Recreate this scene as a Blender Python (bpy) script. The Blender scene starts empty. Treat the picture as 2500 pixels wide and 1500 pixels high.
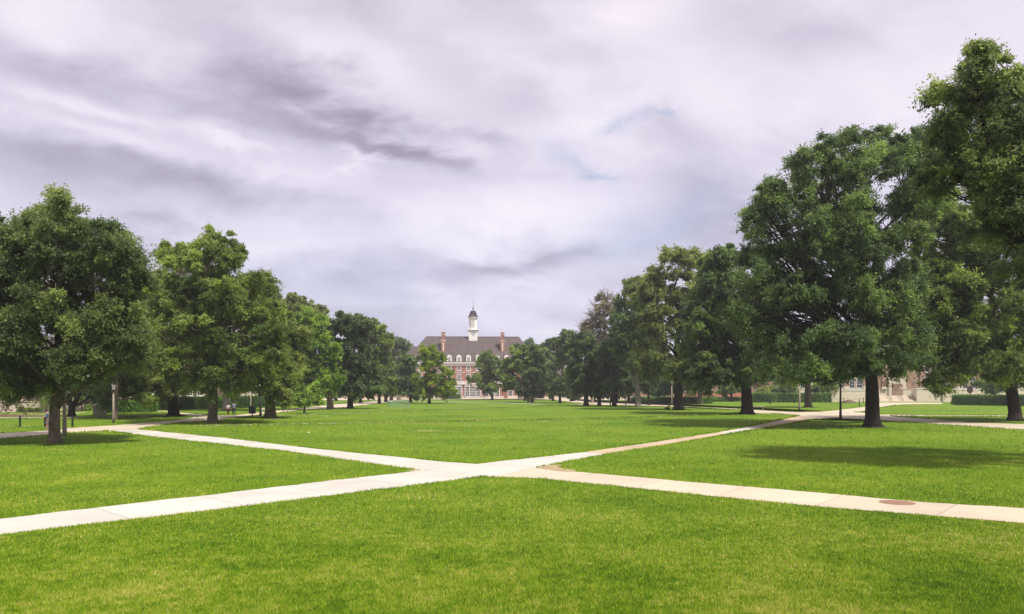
import bpy, bmesh, math, random
import numpy as np
from mathutils import Vector
random.seed(7); RNG = np.random.default_rng(7)
SC = bpy.context.scene; COL = SC.collection
R = math.radians
# ------------------------------------------------------------------ camera frame
F = 1806.0; CH = 3.2; HY = 956.0; CX = 1250.0; VPX = 1154.0
TH = math.atan((CX - VPX) / F)
FW = np.array([math.sin(TH), math.cos(TH), 0.0]); RT = np.array([math.cos(TH), -math.sin(TH), 0.0])
def P(px, py, d):                      # the point seen at a photo pixel, d metres down the view axis
    p = FW * d + RT * ((px - CX) / F * d)
    return np.array([p[0], p[1], CH - (py - HY) / F * d])
def G(px, py):                         # ground point
    d = F * CH / (py - HY); p = P(px, py, d); p[2] = 0.0
    return p
def depth(py): return F * CH / (py - HY)

# ------------------------------------------------------------------ materials
def nm(name):
    m = bpy.data.materials.new(name); m.use_nodes = True
    nt = m.node_tree; nt.nodes.clear()
    return m, nt
def N(nt, t, **k):
    n = nt.nodes.new(t)
    for a, b in k.items():
        if a.startswith('i_'):
            key = a[2:]; key = int(key) if key.isdigit() else key.replace('_', ' ')
            n.inputs[key].default_value = b
        else: setattr(n, a, b)
    return n
def L(nt, a, ao, b, bi): nt.links.new(a.outputs[ao], b.inputs[bi])
def ramp(nt, stops):
    n = nt.nodes.new('ShaderNodeValToRGB'); e = n.color_ramp.elements
    while len(e) < len(stops): e.new(0.5)
    for x, (p, c) in zip(e, stops):
        x.position = p; x.color = (*c, 1) if len(c) == 3 else c
    return n
def simple(name, c1, c2=None, scale=3.0, rough=0.8, bump=0.0, bscale=20.0, spec=0.3, metal=0.0, detail=6.0):
    m, nt = nm(name); o = N(nt, 'ShaderNodeOutputMaterial')
    b = N(nt, 'ShaderNodeBsdfPrincipled'); b.inputs['Roughness'].default_value = rough
    b.inputs['Specular IOR Level'].default_value = spec; b.inputs['Metallic'].default_value = metal
    tc = N(nt, 'ShaderNodeTexCoord')
    c2 = c2 or tuple(x * 0.75 for x in c1)
    nz = N(nt, 'ShaderNodeTexNoise', i_Scale=scale, i_Detail=detail, i_Roughness=0.65)
    L(nt, tc, 'Object', nz, 'Vector')
    rp = ramp(nt, [(0.3, c2), (0.7, c1)]); L(nt, nz, 'Fac', rp, 'Fac'); L(nt, rp, 'Color', b, 'Base Color')
    if bump:
        n2 = N(nt, 'ShaderNodeTexNoise', i_Scale=bscale, i_Detail=5.0); L(nt, tc, 'Object', n2, 'Vector')
        bp = N(nt, 'ShaderNodeBump', i_Strength=bump, i_Distance=0.05); L(nt, n2, 'Fac', bp, 'Height'); L(nt, bp, 'Normal', b, 'Normal')
    L(nt, b, 0, o, 'Surface')
    return m
def brick(name, c1, c2, mortar, bw=0.22, bh=0.075):
    m, nt = nm(name); o = N(nt, 'ShaderNodeOutputMaterial'); b = N(nt, 'ShaderNodeBsdfPrincipled'); b.inputs['Roughness'].default_value = 0.9
    tc = N(nt, 'ShaderNodeTexCoord'); sp = N(nt, 'ShaderNodeSeparateXYZ'); cb = N(nt, 'ShaderNodeCombineXYZ')
    ad = N(nt, 'ShaderNodeMath', operation='ADD')
    L(nt, tc, 'Object', sp, 0); L(nt, sp, 'X', ad, 0); L(nt, sp, 'Y', ad, 1); L(nt, ad, 0, cb, 'X'); L(nt, sp, 'Z', cb, 'Y')
    bt = N(nt, 'ShaderNodeTexBrick'); bt.inputs['Scale'].default_value = 1.0
    bt.inputs['Brick Width'].default_value = bw; bt.inputs['Row Height'].default_value = bh; bt.inputs['Mortar Size'].default_value = 0.008
    bt.inputs['Color1'].default_value = (*c1, 1); bt.inputs['Color2'].default_value = (*c2, 1); bt.inputs['Mortar'].default_value = (*mortar, 1)
    L(nt, cb, 0, bt, 'Vector')
    nz = N(nt, 'ShaderNodeTexNoise', i_Scale=0.5, i_Detail=6.0); L(nt, tc, 'Object', nz, 'Vector')
    rp = ramp(nt, [(0.3, (0.72, 0.72, 0.74)), (0.7, (1.1, 1.05, 1.0))]); L(nt, nz, 'Fac', rp, 'Fac')
    mx = N(nt, 'ShaderNodeMix', data_type='RGBA', blend_type='MULTIPLY'); mx.inputs[0].default_value = 1.0
    L(nt, bt, 'Color', mx, 6); L(nt, rp, 'Color', mx, 7); L(nt, mx, 2, b, 'Base Color'); L(nt, b, 0, o, 'Surface')
    return m
def glass(name, c=(0.03, 0.035, 0.04), rough=0.08):
    m, nt = nm(name); o = N(nt, 'ShaderNodeOutputMaterial'); b = N(nt, 'ShaderNodeBsdfPrincipled')
    b.inputs['Base Color'].default_value = (*c, 1); b.inputs['Roughness'].default_value = rough; b.inputs['Specular IOR Level'].default_value = 0.6
    L(nt, b, 0, o, 'Surface'); return m
def leaf_mat(name, dark, light, trans=0.46, rough=0.5):
    m, nt = nm(name); o = N(nt, 'ShaderNodeOutputMaterial')
    dark = tuple(x*q for x, q in zip(dark, (1.95, 1.8, 1.65))); light = tuple(x*q for x, q in zip(light, (2.2, 2.0, 1.75)))
    at = N(nt, 'ShaderNodeAttribute', attribute_name='tint')
    rp = ramp(nt, [(0.0, tuple(x * 0.75 for x in dark)), (0.35, dark), (0.7, light), (1.0, tuple(min(1, x * 1.35) for x in light))])
    L(nt, at, 'Fac', rp, 'Fac')
    b = N(nt, 'ShaderNodeBsdfPrincipled'); b.inputs['Roughness'].default_value = rough; b.inputs['Specular IOR Level'].default_value = 0.35
    t = N(nt, 'ShaderNodeBsdfTranslucent')
    hs = N(nt, 'ShaderNodeHueSaturation', i_Hue=0.485, i_Saturation=1.05, i_Value=1.75); L(nt, rp, 'Color', hs, 'Color'); L(nt, hs, 'Color', t, 'Color')
    L(nt, rp, 'Color', b, 'Base Color')
    mx = N(nt, 'ShaderNodeMixShader'); mx.inputs[0].default_value = trans
    L(nt, b, 0, mx, 1); L(nt, t, 0, mx, 2); L(nt, mx, 0, o, 'Surface')
    return m
def bark_mat(name, c1, c2):
    m, nt = nm(name); o = N(nt, 'ShaderNodeOutputMaterial'); b = N(nt, 'ShaderNodeBsdfPrincipled'); b.inputs['Roughness'].default_value = 0.95
    b.inputs['Specular IOR Level'].default_value = 0.1
    tc = N(nt, 'ShaderNodeTexCoord'); mp = N(nt, 'ShaderNodeMapping'); mp.inputs['Scale'].default_value = (7, 7, 1.3); L(nt, tc, 'Object', mp, 0)
    nz = N(nt, 'ShaderNodeTexNoise', i_Scale=1.6, i_Detail=8.0, i_Roughness=0.7, i_Distortion=0.6); L(nt, mp, 0, nz, 'Vector')
    rp = ramp(nt, [(0.36, c2), (0.62, c1)]); L(nt, nz, 'Fac', rp, 'Fac'); L(nt, rp, 'Color', b, 'Base Color')
    bp = N(nt, 'ShaderNodeBump', i_Strength=0.9, i_Distance=0.06); L(nt, nz, 'Fac', bp, 'Height'); L(nt, bp, 'Normal', b, 'Normal')
    L(nt, b, 0, o, 'Surface'); return m
def concrete(name, c1, c2, jdark=0.45, pitch=2.3):
    m, nt = nm(name); o = N(nt, 'ShaderNodeOutputMaterial'); b = N(nt, 'ShaderNodeBsdfPrincipled'); b.inputs['Roughness'].default_value = 0.85
    b.inputs['Specular IOR Level'].default_value = 0.25
    tc = N(nt, 'ShaderNodeTexCoord'); uv = N(nt, 'ShaderNodeUVMap', uv_map='UVMap')
    nz = N(nt, 'ShaderNodeTexNoise', i_Scale=0.35, i_Detail=9.0, i_Roughness=0.62); L(nt, tc, 'Object', nz, 'Vector')
    rp = ramp(nt, [(0.32, c2), (0.66, c1)]); L(nt, nz, 'Fac', rp, 'Fac')
    n2 = N(nt, 'ShaderNodeTexNoise', i_Scale=26.0, i_Detail=4.0); L(nt, tc, 'Object', n2, 'Vector')
    r2 = ramp(nt, [(0.35, (0.86, 0.86, 0.86)), (0.6, (1, 1, 1))]); L(nt, n2, 'Fac', r2, 'Fac')
    mx = N(nt, 'ShaderNodeMix', data_type='RGBA', blend_type='MULTIPLY'); mx.inputs[0].default_value = 1.0
    L(nt, rp, 'Color', mx, 6); L(nt, r2, 'Color', mx, 7)
    # each slab a slightly different tone, with a tooled joint between slabs
    sp = N(nt, 'ShaderNodeSeparateXYZ'); L(nt, uv, 0, sp, 0)
    dv = N(nt, 'ShaderNodeMath', operation='DIVIDE'); dv.inputs[1].default_value = pitch; L(nt, sp, 'X', dv, 0)
    fl = N(nt, 'ShaderNodeMath', operation='FLOOR'); L(nt, dv, 0, fl, 0)
    wn = N(nt, 'ShaderNodeTexWhiteNoise', noise_dimensions='1D'); L(nt, fl, 0, wn, 'W')
    mr = N(nt, 'ShaderNodeMapRange'); mr.inputs[3].default_value = 0.93; mr.inputs[4].default_value = 1.03; L(nt, wn, 0, mr, 0)
    fr = N(nt, 'ShaderNodeMath', operation='FRACT'); L(nt, dv, 0, fr, 0)
    lt = N(nt, 'ShaderNodeMath', operation='LESS_THAN'); lt.inputs[1].default_value = 0.010; L(nt, fr, 0, lt, 0)
    m2 = N(nt, 'ShaderNodeMapRange'); m2.inputs[3].default_value = 1.0; m2.inputs[4].default_value = jdark; L(nt, lt, 0, m2, 0)
    mm = N(nt, 'ShaderNodeMath', operation='MULTIPLY'); L(nt, mr, 0, mm, 0); L(nt, m2, 0, mm, 1)
    vm = N(nt, 'ShaderNodeVectorMath', operation='SCALE'); L(nt, mx, 2, vm, 0); L(nt, mm, 0, vm, 'Scale')
    L(nt, vm, 0, b, 'Base Color'); L(nt, b, 0, o, 'Surface'); return m
def lawn_mat():
    m, nt = nm('lawn'); o = N(nt, 'ShaderNodeOutputMaterial'); b = N(nt, 'ShaderNodeBsdfPrincipled'); b.inputs['Roughness'].default_value = 0.9
    b.inputs['Specular IOR Level'].default_value = 0.1
    tc = N(nt, 'ShaderNodeTexCoord')
    n1 = N(nt, 'ShaderNodeTexNoise', i_Scale=0.09, i_Detail=7.0, i_Roughness=0.6); L(nt, tc, 'Object', n1, 'Vector')
    r1 = ramp(nt, [(0.3, (0.078, 0.155, 0.010)), (0.5, (0.125, 0.212, 0.016)), (0.72, (0.18, 0.25, 0.028))]); L(nt, n1, 'Fac', r1, 'Fac')
    n2 = N(nt, 'ShaderNodeTexNoise', i_Scale=2.2, i_Detail=9.0, i_Roughness=0.8); L(nt, tc, 'Object', n2, 'Vector')
    r2 = ramp(nt, [(0.3, (0.5, 0.55, 0.5)), (0.7, (1.3, 1.25, 1.2))]); L(nt, n2, 'Fac', r2, 'Fac')
    mx = N(nt, 'ShaderNodeMix', data_type='RGBA', blend_type='MULTIPLY'); mx.inputs[0].default_value = 1.0
    L(nt, r1, 'Color', mx, 6); L(nt, r2, 'Color', mx, 7); L(nt, mx, 2, b, 'Base Color')
    n3 = N(nt, 'ShaderNodeTexNoise', i_Scale=9.0, i_Detail=8.0, i_Roughness=0.8); L(nt, tc, 'Object', n3, 'Vector')
    bp = N(nt, 'ShaderNodeBump', i_Strength=0.8, i_Distance=0.08); L(nt, n3, 'Fac', bp, 'Height'); L(nt, bp, 'Normal', b, 'Normal')
    L(nt, b, 0, o, 'Surface'); return m
def grass_mat():
    m, nt = nm('grass_blades'); o = N(nt, 'ShaderNodeOutputMaterial')
    at = N(nt, 'ShaderNodeAttribute', attribute_name='tint'); geo = N(nt, 'ShaderNodeNewGeometry')
    n1 = N(nt, 'ShaderNodeTexNoise', i_Scale=0.3, i_Detail=6.0, i_Roughness=0.68); L(nt, geo, 'Position', n1, 'Vector')
    ad = N(nt, 'ShaderNodeMath', operation='MULTIPLY_ADD'); ad.inputs[1].default_value = 1.8; ad.inputs[2].default_value = -0.86; L(nt, n1, 'Fac', ad, 0)
    a1 = N(nt, 'ShaderNodeMath', operation='ADD'); L(nt, ad, 0, a1, 0); L(nt, at, 'Fac', a1, 1)
    n4 = N(nt, 'ShaderNodeTexNoise', i_Scale=3.2, i_Detail=6.0, i_Roughness=0.75); L(nt, geo, 'Position', n4, 'Vector')
    ad2 = N(nt, 'ShaderNodeMath', operation='MULTIPLY_ADD'); ad2.inputs[1].default_value = 1.5; ad2.inputs[2].default_value = -0.75; L(nt, n4, 'Fac', ad2, 0)
    a2 = N(nt, 'ShaderNodeMath', operation='ADD'); L(nt, a1, 0, a2, 0); L(nt, ad2, 0, a2, 1)
    rp = ramp(nt, [(0.0, (0.038, 0.100, 0.003)), (0.33, (0.112, 0.232, 0.003)), (0.58, (0.205, 0.335, 0.006)), (0.82, (0.34, 0.395, 0.03)), (1.0, (0.52, 0.47, 0.14))])
    L(nt, a2, 0, rp, 'Fac')
    vm = N(nt, 'ShaderNodeVectorMath', operation='ADD'); L(nt, geo, 'Normal', vm, 0); vm.inputs[1].default_value = (0, 0, 0.9)
    vn = N(nt, 'ShaderNodeVectorMath', operation='NORMALIZE'); L(nt, vm, 0, vn, 0)
    b = N(nt, 'ShaderNodeBsdfPrincipled'); b.inputs['Roughness'].default_value = 0.6; b.inputs['Specular IOR Level'].default_value = 0.12
    L(nt, rp, 'Color', b, 'Base Color'); L(nt, vn, 0, b, 'Normal')
    t = N(nt, 'ShaderNodeBsdfTranslucent'); L(nt, rp, 'Color', t, 'Color')
    mx = N(nt, 'ShaderNodeMixShader'); mx.inputs[0].default_value = 0.4; L(nt, b, 0, mx, 1); L(nt, t, 0, mx, 2); L(nt, mx, 0, o, 'Surface')
    return m

M = dict(
    lawn=lawn_mat(), grass=grass_mat(),
    white_conc=concrete('white_concrete', (0.57, 0.535, 0.485), (0.44, 0.415, 0.37), 0.45, 3.0),
    cream_conc=concrete('cream_concrete', (0.56, 0.485, 0.375), (0.45, 0.385, 0.295), 0.55, 3.0),
    tan_conc=concrete('tan_concrete', (0.50, 0.395, 0.275), (0.40, 0.31, 0.215), 0.55, 3.0),
    grey_conc=simple('grey_concrete', (0.42, 0.38, 0.34), scale=0.6),
    mulch=simple('mulch', (0.16, 0.085, 0.06), (0.07, 0.04, 0.03), scale=5),
    soil=simple('trodden_soil', (0.13, 0.095, 0.06), (0.07, 0.06, 0.025), scale=3.0, bump=0.4),
    dry=simple('dry_grass', (0.24, 0.25, 0.065), (0.14, 0.19, 0.03), scale=3.0),
    dirt=simple('bare_dirt', (0.40, 0.30, 0.18), (0.24, 0.19, 0.08), scale=2.5, bump=0.5),
    brick=brick('red_brick', (0.34, 0.125, 0.09), (0.27, 0.095, 0.072), (0.36, 0.28, 0.24)),
    dbrick=brick('dark_brick', (0.15, 0.075, 0.06), (0.11, 0.055, 0.045), (0.2, 0.16, 0.14)),
    tbrick=brick('tan_brick', (0.34, 0.20, 0.145), (0.27, 0.155, 0.11), (0.40, 0.33, 0.27)),
    pbrick=brick('pink_brick', (0.50, 0.17, 0.13), (0.44, 0.14, 0.11), (0.45, 0.3, 0.26)),
    stone=simple('limestone', (0.66, 0.575, 0.475), (0.54, 0.465, 0.375), scale=1.2, bump=0.15),
    gstone=simple('grey_stone', (0.36, 0.31, 0.26), (0.26, 0.22, 0.19), scale=1.5, bump=0.2),
    white=simple('white_paint', (0.80, 0.78, 0.75), (0.70, 0.68, 0.66), scale=1.5, rough=0.55),
    shingle=brick('roof_shingle', (0.112, 0.087, 0.086), (0.075, 0.058, 0.059), (0.055, 0.044, 0.046), 0.45, 0.22),
    dark_roof=simple('dark_metal_roof', (0.032, 0.026, 0.027), (0.02, 0.016, 0.017), scale=2, rough=0.5),
    black=simple('black_metal', (0.018, 0.018, 0.02), (0.01, 0.01, 0.012), rough=0.45, spec=0.5),
    bronze=simple('bronze_plate', (0.06, 0.042, 0.03), (0.035, 0.025, 0.018), rough=0.5, scale=6),
    pole=simple('aggregate_pole', (0.34, 0.28, 0.22), (0.23, 0.19, 0.15), scale=14, bump=0.3),
    dpole=simple('dark_pole', (0.05, 0.045, 0.04), (0.03, 0.028, 0.025), scale=9),
    rail=simple('steel_rail', (0.26, 0.22, 0.18), (0.18, 0.15, 0.12), metal=0.4, rough=0.5),
    lens=simple('lantern_glass', (0.62, 0.56, 0.52), (0.48, 0.42, 0.40), rough=0.25, scale=4),
    pane=glass('window_glass'), pane2=glass('pale_blind', (0.42, 0.40, 0.38), 0.5),
    clock=simple('clock_glass', (0.42, 0.50, 0.60), (0.36, 0.44, 0.54), rough=0.3),
    skin=simple('skin', (0.45, 0.27, 0.19), (0.38, 0.22, 0.15), scale=8, rough=0.6),
    hair=simple('dark_hair', (0.022, 0.014, 0.010), scale=20),
    c_white=simple('white_cloth', (0.72, 0.70, 0.70)), c_red=simple('maroon_cloth', (0.10, 0.018, 0.016)),
    c_blue=simple('blue_cloth', (0.13, 0.20, 0.36)), c_navy=simple('navy_cloth', (0.02, 0.028, 0.06)),
    c_slate=simple('slate_cloth', (0.10, 0.13, 0.24)), c_grey=simple('grey_cloth', (0.24, 0.22, 0.21)),
    c_yellow=simple('yellow_cloth', (0.75, 0.62, 0.24)), c_black=simple('black_cloth', (0.02, 0.02, 0.022)),
    rust=simple('rusty_iron', (0.34, 0.205, 0.14), (0.22, 0.13, 0.09), scale=9, rough=0.85),
    net=simple('pale_net', (0.22, 0.34, 0.30), (0.18, 0.28, 0.25)),
    orange=simple('orange_plastic', (0.6, 0.12, 0.03)),
    bark=bark_mat('grey_brown_bark', (0.21, 0.165, 0.12), (0.075, 0.058, 0.044)),
    dbark=bark_mat('dark_bark', (0.062, 0.05, 0.042), (0.022, 0.018, 0.015)),
    pbark=bark_mat('pale_bark', (0.30, 0.26, 0.22), (0.13, 0.11, 0.095)),
)
LEAF = dict(
    chestnut=leaf_mat('chestnut_leaves', (0.040, 0.068, 0.026), (0.092, 0.132, 0.044)),
    mid=leaf_mat('mid_green_leaves', (0.050, 0.086, 0.022), (0.105, 0.158, 0.038)),
    olive=leaf_mat('olive_leaves', (0.066, 0.098, 0.030), (0.125, 0.165, 0.050)),
    bright=leaf_mat('bright_green_leaves', (0.062, 0.122, 0.020), (0.13, 0.215, 0.036), 0.4),
    yellow=leaf_mat('yellow_green_leaves', (0.068, 0.118, 0.016), (0.140, 0.20, 0.022), 0.4),
    dark=leaf_mat('dark_green_leaves', (0.034, 0.062, 0.028), (0.062, 0.105, 0.040)),
    deep=leaf_mat('deep_green_leaves', (0.038, 0.070, 0.027), (0.080, 0.130, 0.041)),
    teal=leaf_mat('soft_green_leaves', (0.042, 0.078, 0.034), (0.075, 0.125, 0.048)),
    grey=leaf_mat('grey_green_leaves', (0.080, 0.082, 0.055), (0.13, 0.13, 0.085)),
    hedge=leaf_mat('hedge_leaves', (0.028, 0.066, 0.014), (0.058, 0.125, 0.022), 0.25),
)

# ------------------------------------------------------------------ mesh helpers
def link(name, me, parent=None):
    o = bpy.data.objects.new(name, me); COL.objects.link(o)
    if parent is not None: o.parent = parent
    return o
def tag(o, label=None, cat=None, group=None, kind=None):
    if label: o['label'] = label
    if cat: o['category'] = cat
    if group: o['group'] = group
    if kind: o['kind'] = kind
    return o
def empty(name, loc, label, cat, group=None, rz=0.0):
    o = bpy.data.objects.new(name, None); COL.objects.link(o); o.location = loc; o.rotation_euler = (0, 0, rz); o.empty_display_size = 0.3
    return tag(o, label, cat, group)
class MB:
    def __init__(s): s.v = []; s.f = []
    def box(s, x0, x1, y0, y1, z0, z1):
        n = len(s.v)
        s.v += [(x0,y0,z0),(x1,y0,z0),(x1,y1,z0),(x0,y1,z0),(x0,y0,z1),(x1,y0,z1),(x1,y1,z1),(x0,y1,z1)]
        s.f += [tuple(n+i for i in q) for q in ((0,3,2,1),(4,5,6,7),(0,1,5,4),(1,2,6,5),(2,3,7,6),(3,0,4,7))]
        return s
    def poly(s, pts):
        n = len(s.v); s.v += [tuple(p) for p in pts]; s.f.append(tuple(range(n, n+len(pts)))); return s
    def tube(s, pts, rad, k=8, cap=True):
        pts = [np.asarray(p, float) for p in pts]; n0 = len(s.v); m = len(pts)
        if np.isscalar(rad): rad = [rad]*m
        ref = np.array([0.31, 0.95, 0.05])
        for i in range(m):
            t = pts[min(i+1, m-1)] - pts[max(i-1, 0)]; t = t/(np.linalg.norm(t)+1e-9)
            a = np.cross(t, ref); 
            if np.linalg.norm(a) < 1e-3: a = np.cross(t, [1, 0, 0.1])
            a /= np.linalg.norm(a); b = np.cross(t, a)
            for j in range(k):
                w = 2*math.pi*j/k; q = pts[i] + (a*math.cos(w) + b*math.sin(w))*rad[i]
                s.v.append(tuple(q))
        for i in range(m-1):
            for j in range(k):
                a0 = n0+i*k+j; a1 = n0+i*k+(j+1) % k
                s.f.append((a0, a1, a1+k, a0+k))
        if cap:
            s.f.append(tuple(n0+j for j in range(k))[::-1]); s.f.append(tuple(n0+(m-1)*k+j for j in range(k)))
        return s
    def lathe(s, prof, k=16, c=(0,0,0), rot=0.0):
        n0 = len(s.v); m = len(prof)
        for r, z in prof:
            for j in range(k):
                w = rot + 2*math.pi*j/k; s.v.append((c[0]+r*math.cos(w), c[1]+r*math.sin(w), c[2]+z))
        for i in range(m-1):
            for j in range(k):
                a0 = n0+i*k+j; a1 = n0+i*k+(j+1) % k
                s.f.append((a0, a1, a1+k, a0+k))
        s.f.append(tuple(n0+j for j in range(k))[::-1]); s.f.append(tuple(n0+(m-1)*k+j for j in range(k)))
        return s
    def build(s, name, mat, parent=None, smooth=False, bevel=0.0):
        me = bpy.data.meshes.new(name); me.from_pydata([tuple(map(float, v)) for v in s.v], [], s.f); me.materials.append(mat)
        me.update()
        if smooth:
            for p in me.polygons: p.use_smooth = True
        o = link(name, me, parent)
        if bevel:
            b = o.modifiers.new('bevel', 'BEVEL'); b.width = bevel; b.segments = 2; b.limit_method = 'ANGLE'
        return o
def np_mesh(name, verts, faces, mat, tint=None):
    me = bpy.data.meshes.new(name); nv = len(verts); nf, k = faces.shape
    me.vertices.add(nv); me.vertices.foreach_set('co', verts.astype(np.float32).ravel())
    me.loops.add(nf*k); me.loops.foreach_set('vertex_index', faces.astype(np.int32).ravel())
    me.polygons.add(nf); me.polygons.foreach_set('loop_start', np.arange(0, nf*k, k, dtype=np.int32)); me.polygons.foreach_set('loop_total', np.full(nf, k, np.int32))
    if tint is not None:
        a = me.attributes.new('tint', 'FLOAT', 'FACE'); a.data.foreach_set('value', np.clip(tint, 0, 1).astype(np.float32))
    me.update(calc_edges=True); me.materials.append(mat)
    return me
def nrm(a): return a/(np.linalg.norm(a, axis=-1, keepdims=True)+1e-9)

# ------------------------------------------------------------------ leaves
def leaves(C, O, rc, nt, nl, ll, rng, ctint, droop=0.25, wide=0.24, up=0.35):
    n = len(C)
    T = nrm(O[:, None, :]*0.75 + rng.normal(size=(n, nt, 3))*0.72 + np.array([0, 0, 0.08]))*np.array([1.04, 1.04, .88])
    Ln = rc[:, None]*(0.45 + 1.25*rng.random((n, nt))**2)
    S = (C - O*rc[:, None]*0.4)[:, None, :]
    t = 0.2 + 0.8*rng.random((n, nt, nl))
    pos = S[:, :, None, :] + (T*Ln[..., None])[:, :, None, :]*t[..., None]
    pos = pos + rng.normal(size=pos.shape)*(rc[:, None, None, None]*0.11)
    pos[..., 2] -= droop*Ln[:, :, None]*t**2
    a = nrm(T[:, :, None, :]*0.6 + rng.normal(size=pos.shape)*0.6 + np.array([0, 0, -0.35]))
    nn = nrm(rng.normal(size=pos.shape)*0.75 + O[:, None, None, :]*0.45 + np.array([0, 0, up]))
    a = nrm(a - nn*(a*nn).sum(-1, keepdims=True)); b = np.cross(nn, a)
    l = (ll*(0.65 + 0.7*rng.random(t.shape)))[..., None]; w = l*wide
    v0 = pos; v1 = pos + a*l*0.42 + b*w + nn*w*0.25; v2 = pos + a*l; v3 = pos + a*l*0.42 - b*w + nn*w*0.25
    V = np.stack([v0, v1, v2, v3], axis=-2).reshape(-1, 3)
    Fc = np.arange(len(V)).reshape(-1, 4)
    ti = np.broadcast_to(ctint[:, None, None], t.shape) + rng.normal(size=t.shape)*0.10
    return V, Fc, ti.ravel()

def kmeans(X, k, rng):
    k = min(k, len(X)); c = X[rng.choice(len(X), k, replace=False)].copy()
    for _ in range(6):
        d = ((X[:, None]-c[None])**2).sum(-1); a = d.argmin(1)
        for i in range(k):
            if (a == i).any(): c[i] = X[a == i].mean(0)
    return c, a

def tree(name, label, bx, by, tw, leaf, bark, lobes, dens=1.0, rc=1.0, seed=0, forks=None, lean=0.0, group=None, lp=2.3, bare=0.0, low=None, pxtop=None, limbs=None, cat='tree', d=None, side=10, pad=4, fill=1.0):
    """bx,by: where the trunk meets the ground in the photo; tw: trunk width there (photo px);
    lobes: (px,py,rx,ry) of each mass of the crown; each gets real depth."""
    rng = np.random.default_rng(1000+seed)
    if d is None: d = depth(by)
    base = P(bx, HY, d); base[2] = 0.0
    s = d/F; r0 = tw*0.5*s
    root = empty(name, tuple(base), label, cat, group)
    pxs = [l[0]-l[2] for l in lobes]+[l[0]+l[2] for l in lobes]
    cx = (min(pxs)+max(pxs))/2; hw = (max(pxs)-min(pxs))/2
    E = []
    rc0 = max(rc, 9*s)
    def lobe(px, py, rx, ry, rd, dz, w):       # a mass of the crown dz metres behind (or before) the trunk
        k = (d+dz)/d; ex = rx*s*k; ez = ry*s*k
        E.append((P(px, py, d+dz)-base, max(ex-0.12*rc0, 0.5*ex), max(rd-0.1*rc0, 0.5*rd), max(ez-0.12*rc0, 0.5*ez), w))
    for l in lobes:
        px, py, rx, ry = l[:4]
        rdm = (rx*ry)**0.5
        q = math.sqrt(max(0.0, 1-((px-cx)/(hw+1))**2))*hw*0.85*s
        if len(l) > 4: lobe(px, py, rx, ry, rdm*s, l[4], 1.0); continue
        rd = max(rdm*s*0.9, min(rdm*s*1.2, q))
        off = max(0.0, q - rd*0.8)
        if off > 0.5*rd:
            lobe(px, py, rx, ry, rd, -off*0.8, 1.0); lobe(px, py, rx, ry, rd, off*0.8, 0.6)
            if off > 1.2*rd: lobe(px, py, rx*.95, ry*.95, rd, 0, 0.5)
        else: lobe(px, py, rx, ry, rd, 0, 1.0)
    cen = np.array([e[0] for e in E]); rad = np.array([[e[1], e[2], e[3]] for e in E]); wt = np.array([e[4] for e in E])
    # budget
    area = sum(math.pi*l[2]*l[3] for l in lobes)*0.62*0.41**2
    ll = max(0.13, lp*2.44*s)
    lpx = ll/s*0.41
    total = int(np.clip(area*4.6*dens/(0.15*lpx*lpx)*1.9, 500, 330000))
    nt, nl = (15, 22)
    rcm = max(rc, 9*s)
    cov = math.pi*(rcm/s*0.41)**2
    per = int(np.clip(cov*1.5/(0.15*lpx*lpx), 90, 440)); nl = 18; nt = max(5, per//nl)
    n = max(10, total//(nt*nl))
    wl = wt*(rad[:, 0]*rad[:, 2]+rad[:, 1]*rad[:, 2]+rad[:, 0]*rad[:, 1]); wl = wl/wl.sum()
    basis = np.stack([RT, FW, [0, 0, 1]])
    zlow = None if low is None else CH-(low-HY)*s
    # leafy pads on the crown's surface, each a flat dome of several clumps
    npad = max(len(E), n//pad); cnt = np.maximum(1, np.round(wl*npad)).astype(int)
    C = []; OO = []; PT = []
    for i in range(len(E)):
        got = tries = 0
        while got < cnt[i] and tries < 40*cnt[i]:
            tries += 1
            u = rng.normal(size=3); u /= np.linalg.norm(u)
            rr = 0.45+0.45*math.sqrt(rng.random())
            p = cen[i] + (u*rad[i]*rr) @ basis
            dd = (((p-cen) @ basis.T)/rad); m = np.sqrt((dd**2).sum(1)).min()
            if m < 0.42 and rng.random() < 0.8: continue
            if p[2] < 1.2 and cat == 'tree': continue
            if zlow is not None and p[2] < zlow+0.3: continue
            o = (u/rad[i]) @ basis; o /= np.linalg.norm(o); got += 1; tt = 0.47+rng.normal()*0.16
            pr = min(rcm*1.45, 0.75*min(rad[i]))
            for q in range(pad):
                a = rng.random()*6.283; f = math.sqrt(rng.random())*pr
                off = np.array([math.cos(a)*f, math.sin(a)*f, -0.75*f*f/pr + rng.normal()*0.28*rcm])
                pc = p+off+o*0.1*rcm
                if cat == 'tree' and pc[2] < 1.0: continue
                C.append(pc); OO.append(nrm(o*0.6+nrm(off*np.array([1, 1, .3])+1e-6)*0.6)); PT.append(tt)
    nf = int(n*0.75*fill); got = tries = 0        # looser leafage between the pads
    while got < nf and tries < nf*30:
        tries += 1; i = rng.choice(len(E), p=wl); u = rng.normal(size=3); u /= np.linalg.norm(u)
        p = cen[i] + (u*rad[i]*(0.45+0.47*math.sqrt(rng.random()))) @ basis
        m = np.sqrt(((((p-cen) @ basis.T)/rad)**2).sum(1)).min()
        if (m < 0.5 and rng.random() < 0.75) or (p[2] < 1.2 and cat == 'tree') or (zlow is not None and p[2] < zlow): continue
        got += 1; C.append(p); OO.append(nrm((u/rad[i]) @ basis)); PT.append(0.40+rng.normal()*0.13)
    C = np.array(C); OO = np.array(OO); PT = np.array(PT)
    ctr = C.mean(0)
    O = nrm(OO*0.7 + nrm(C-ctr)*0.5 + np.array([0, 0, 0.25]))
    rcs = rcm*(0.45+0.7*rng.random(len(C)))
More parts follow.
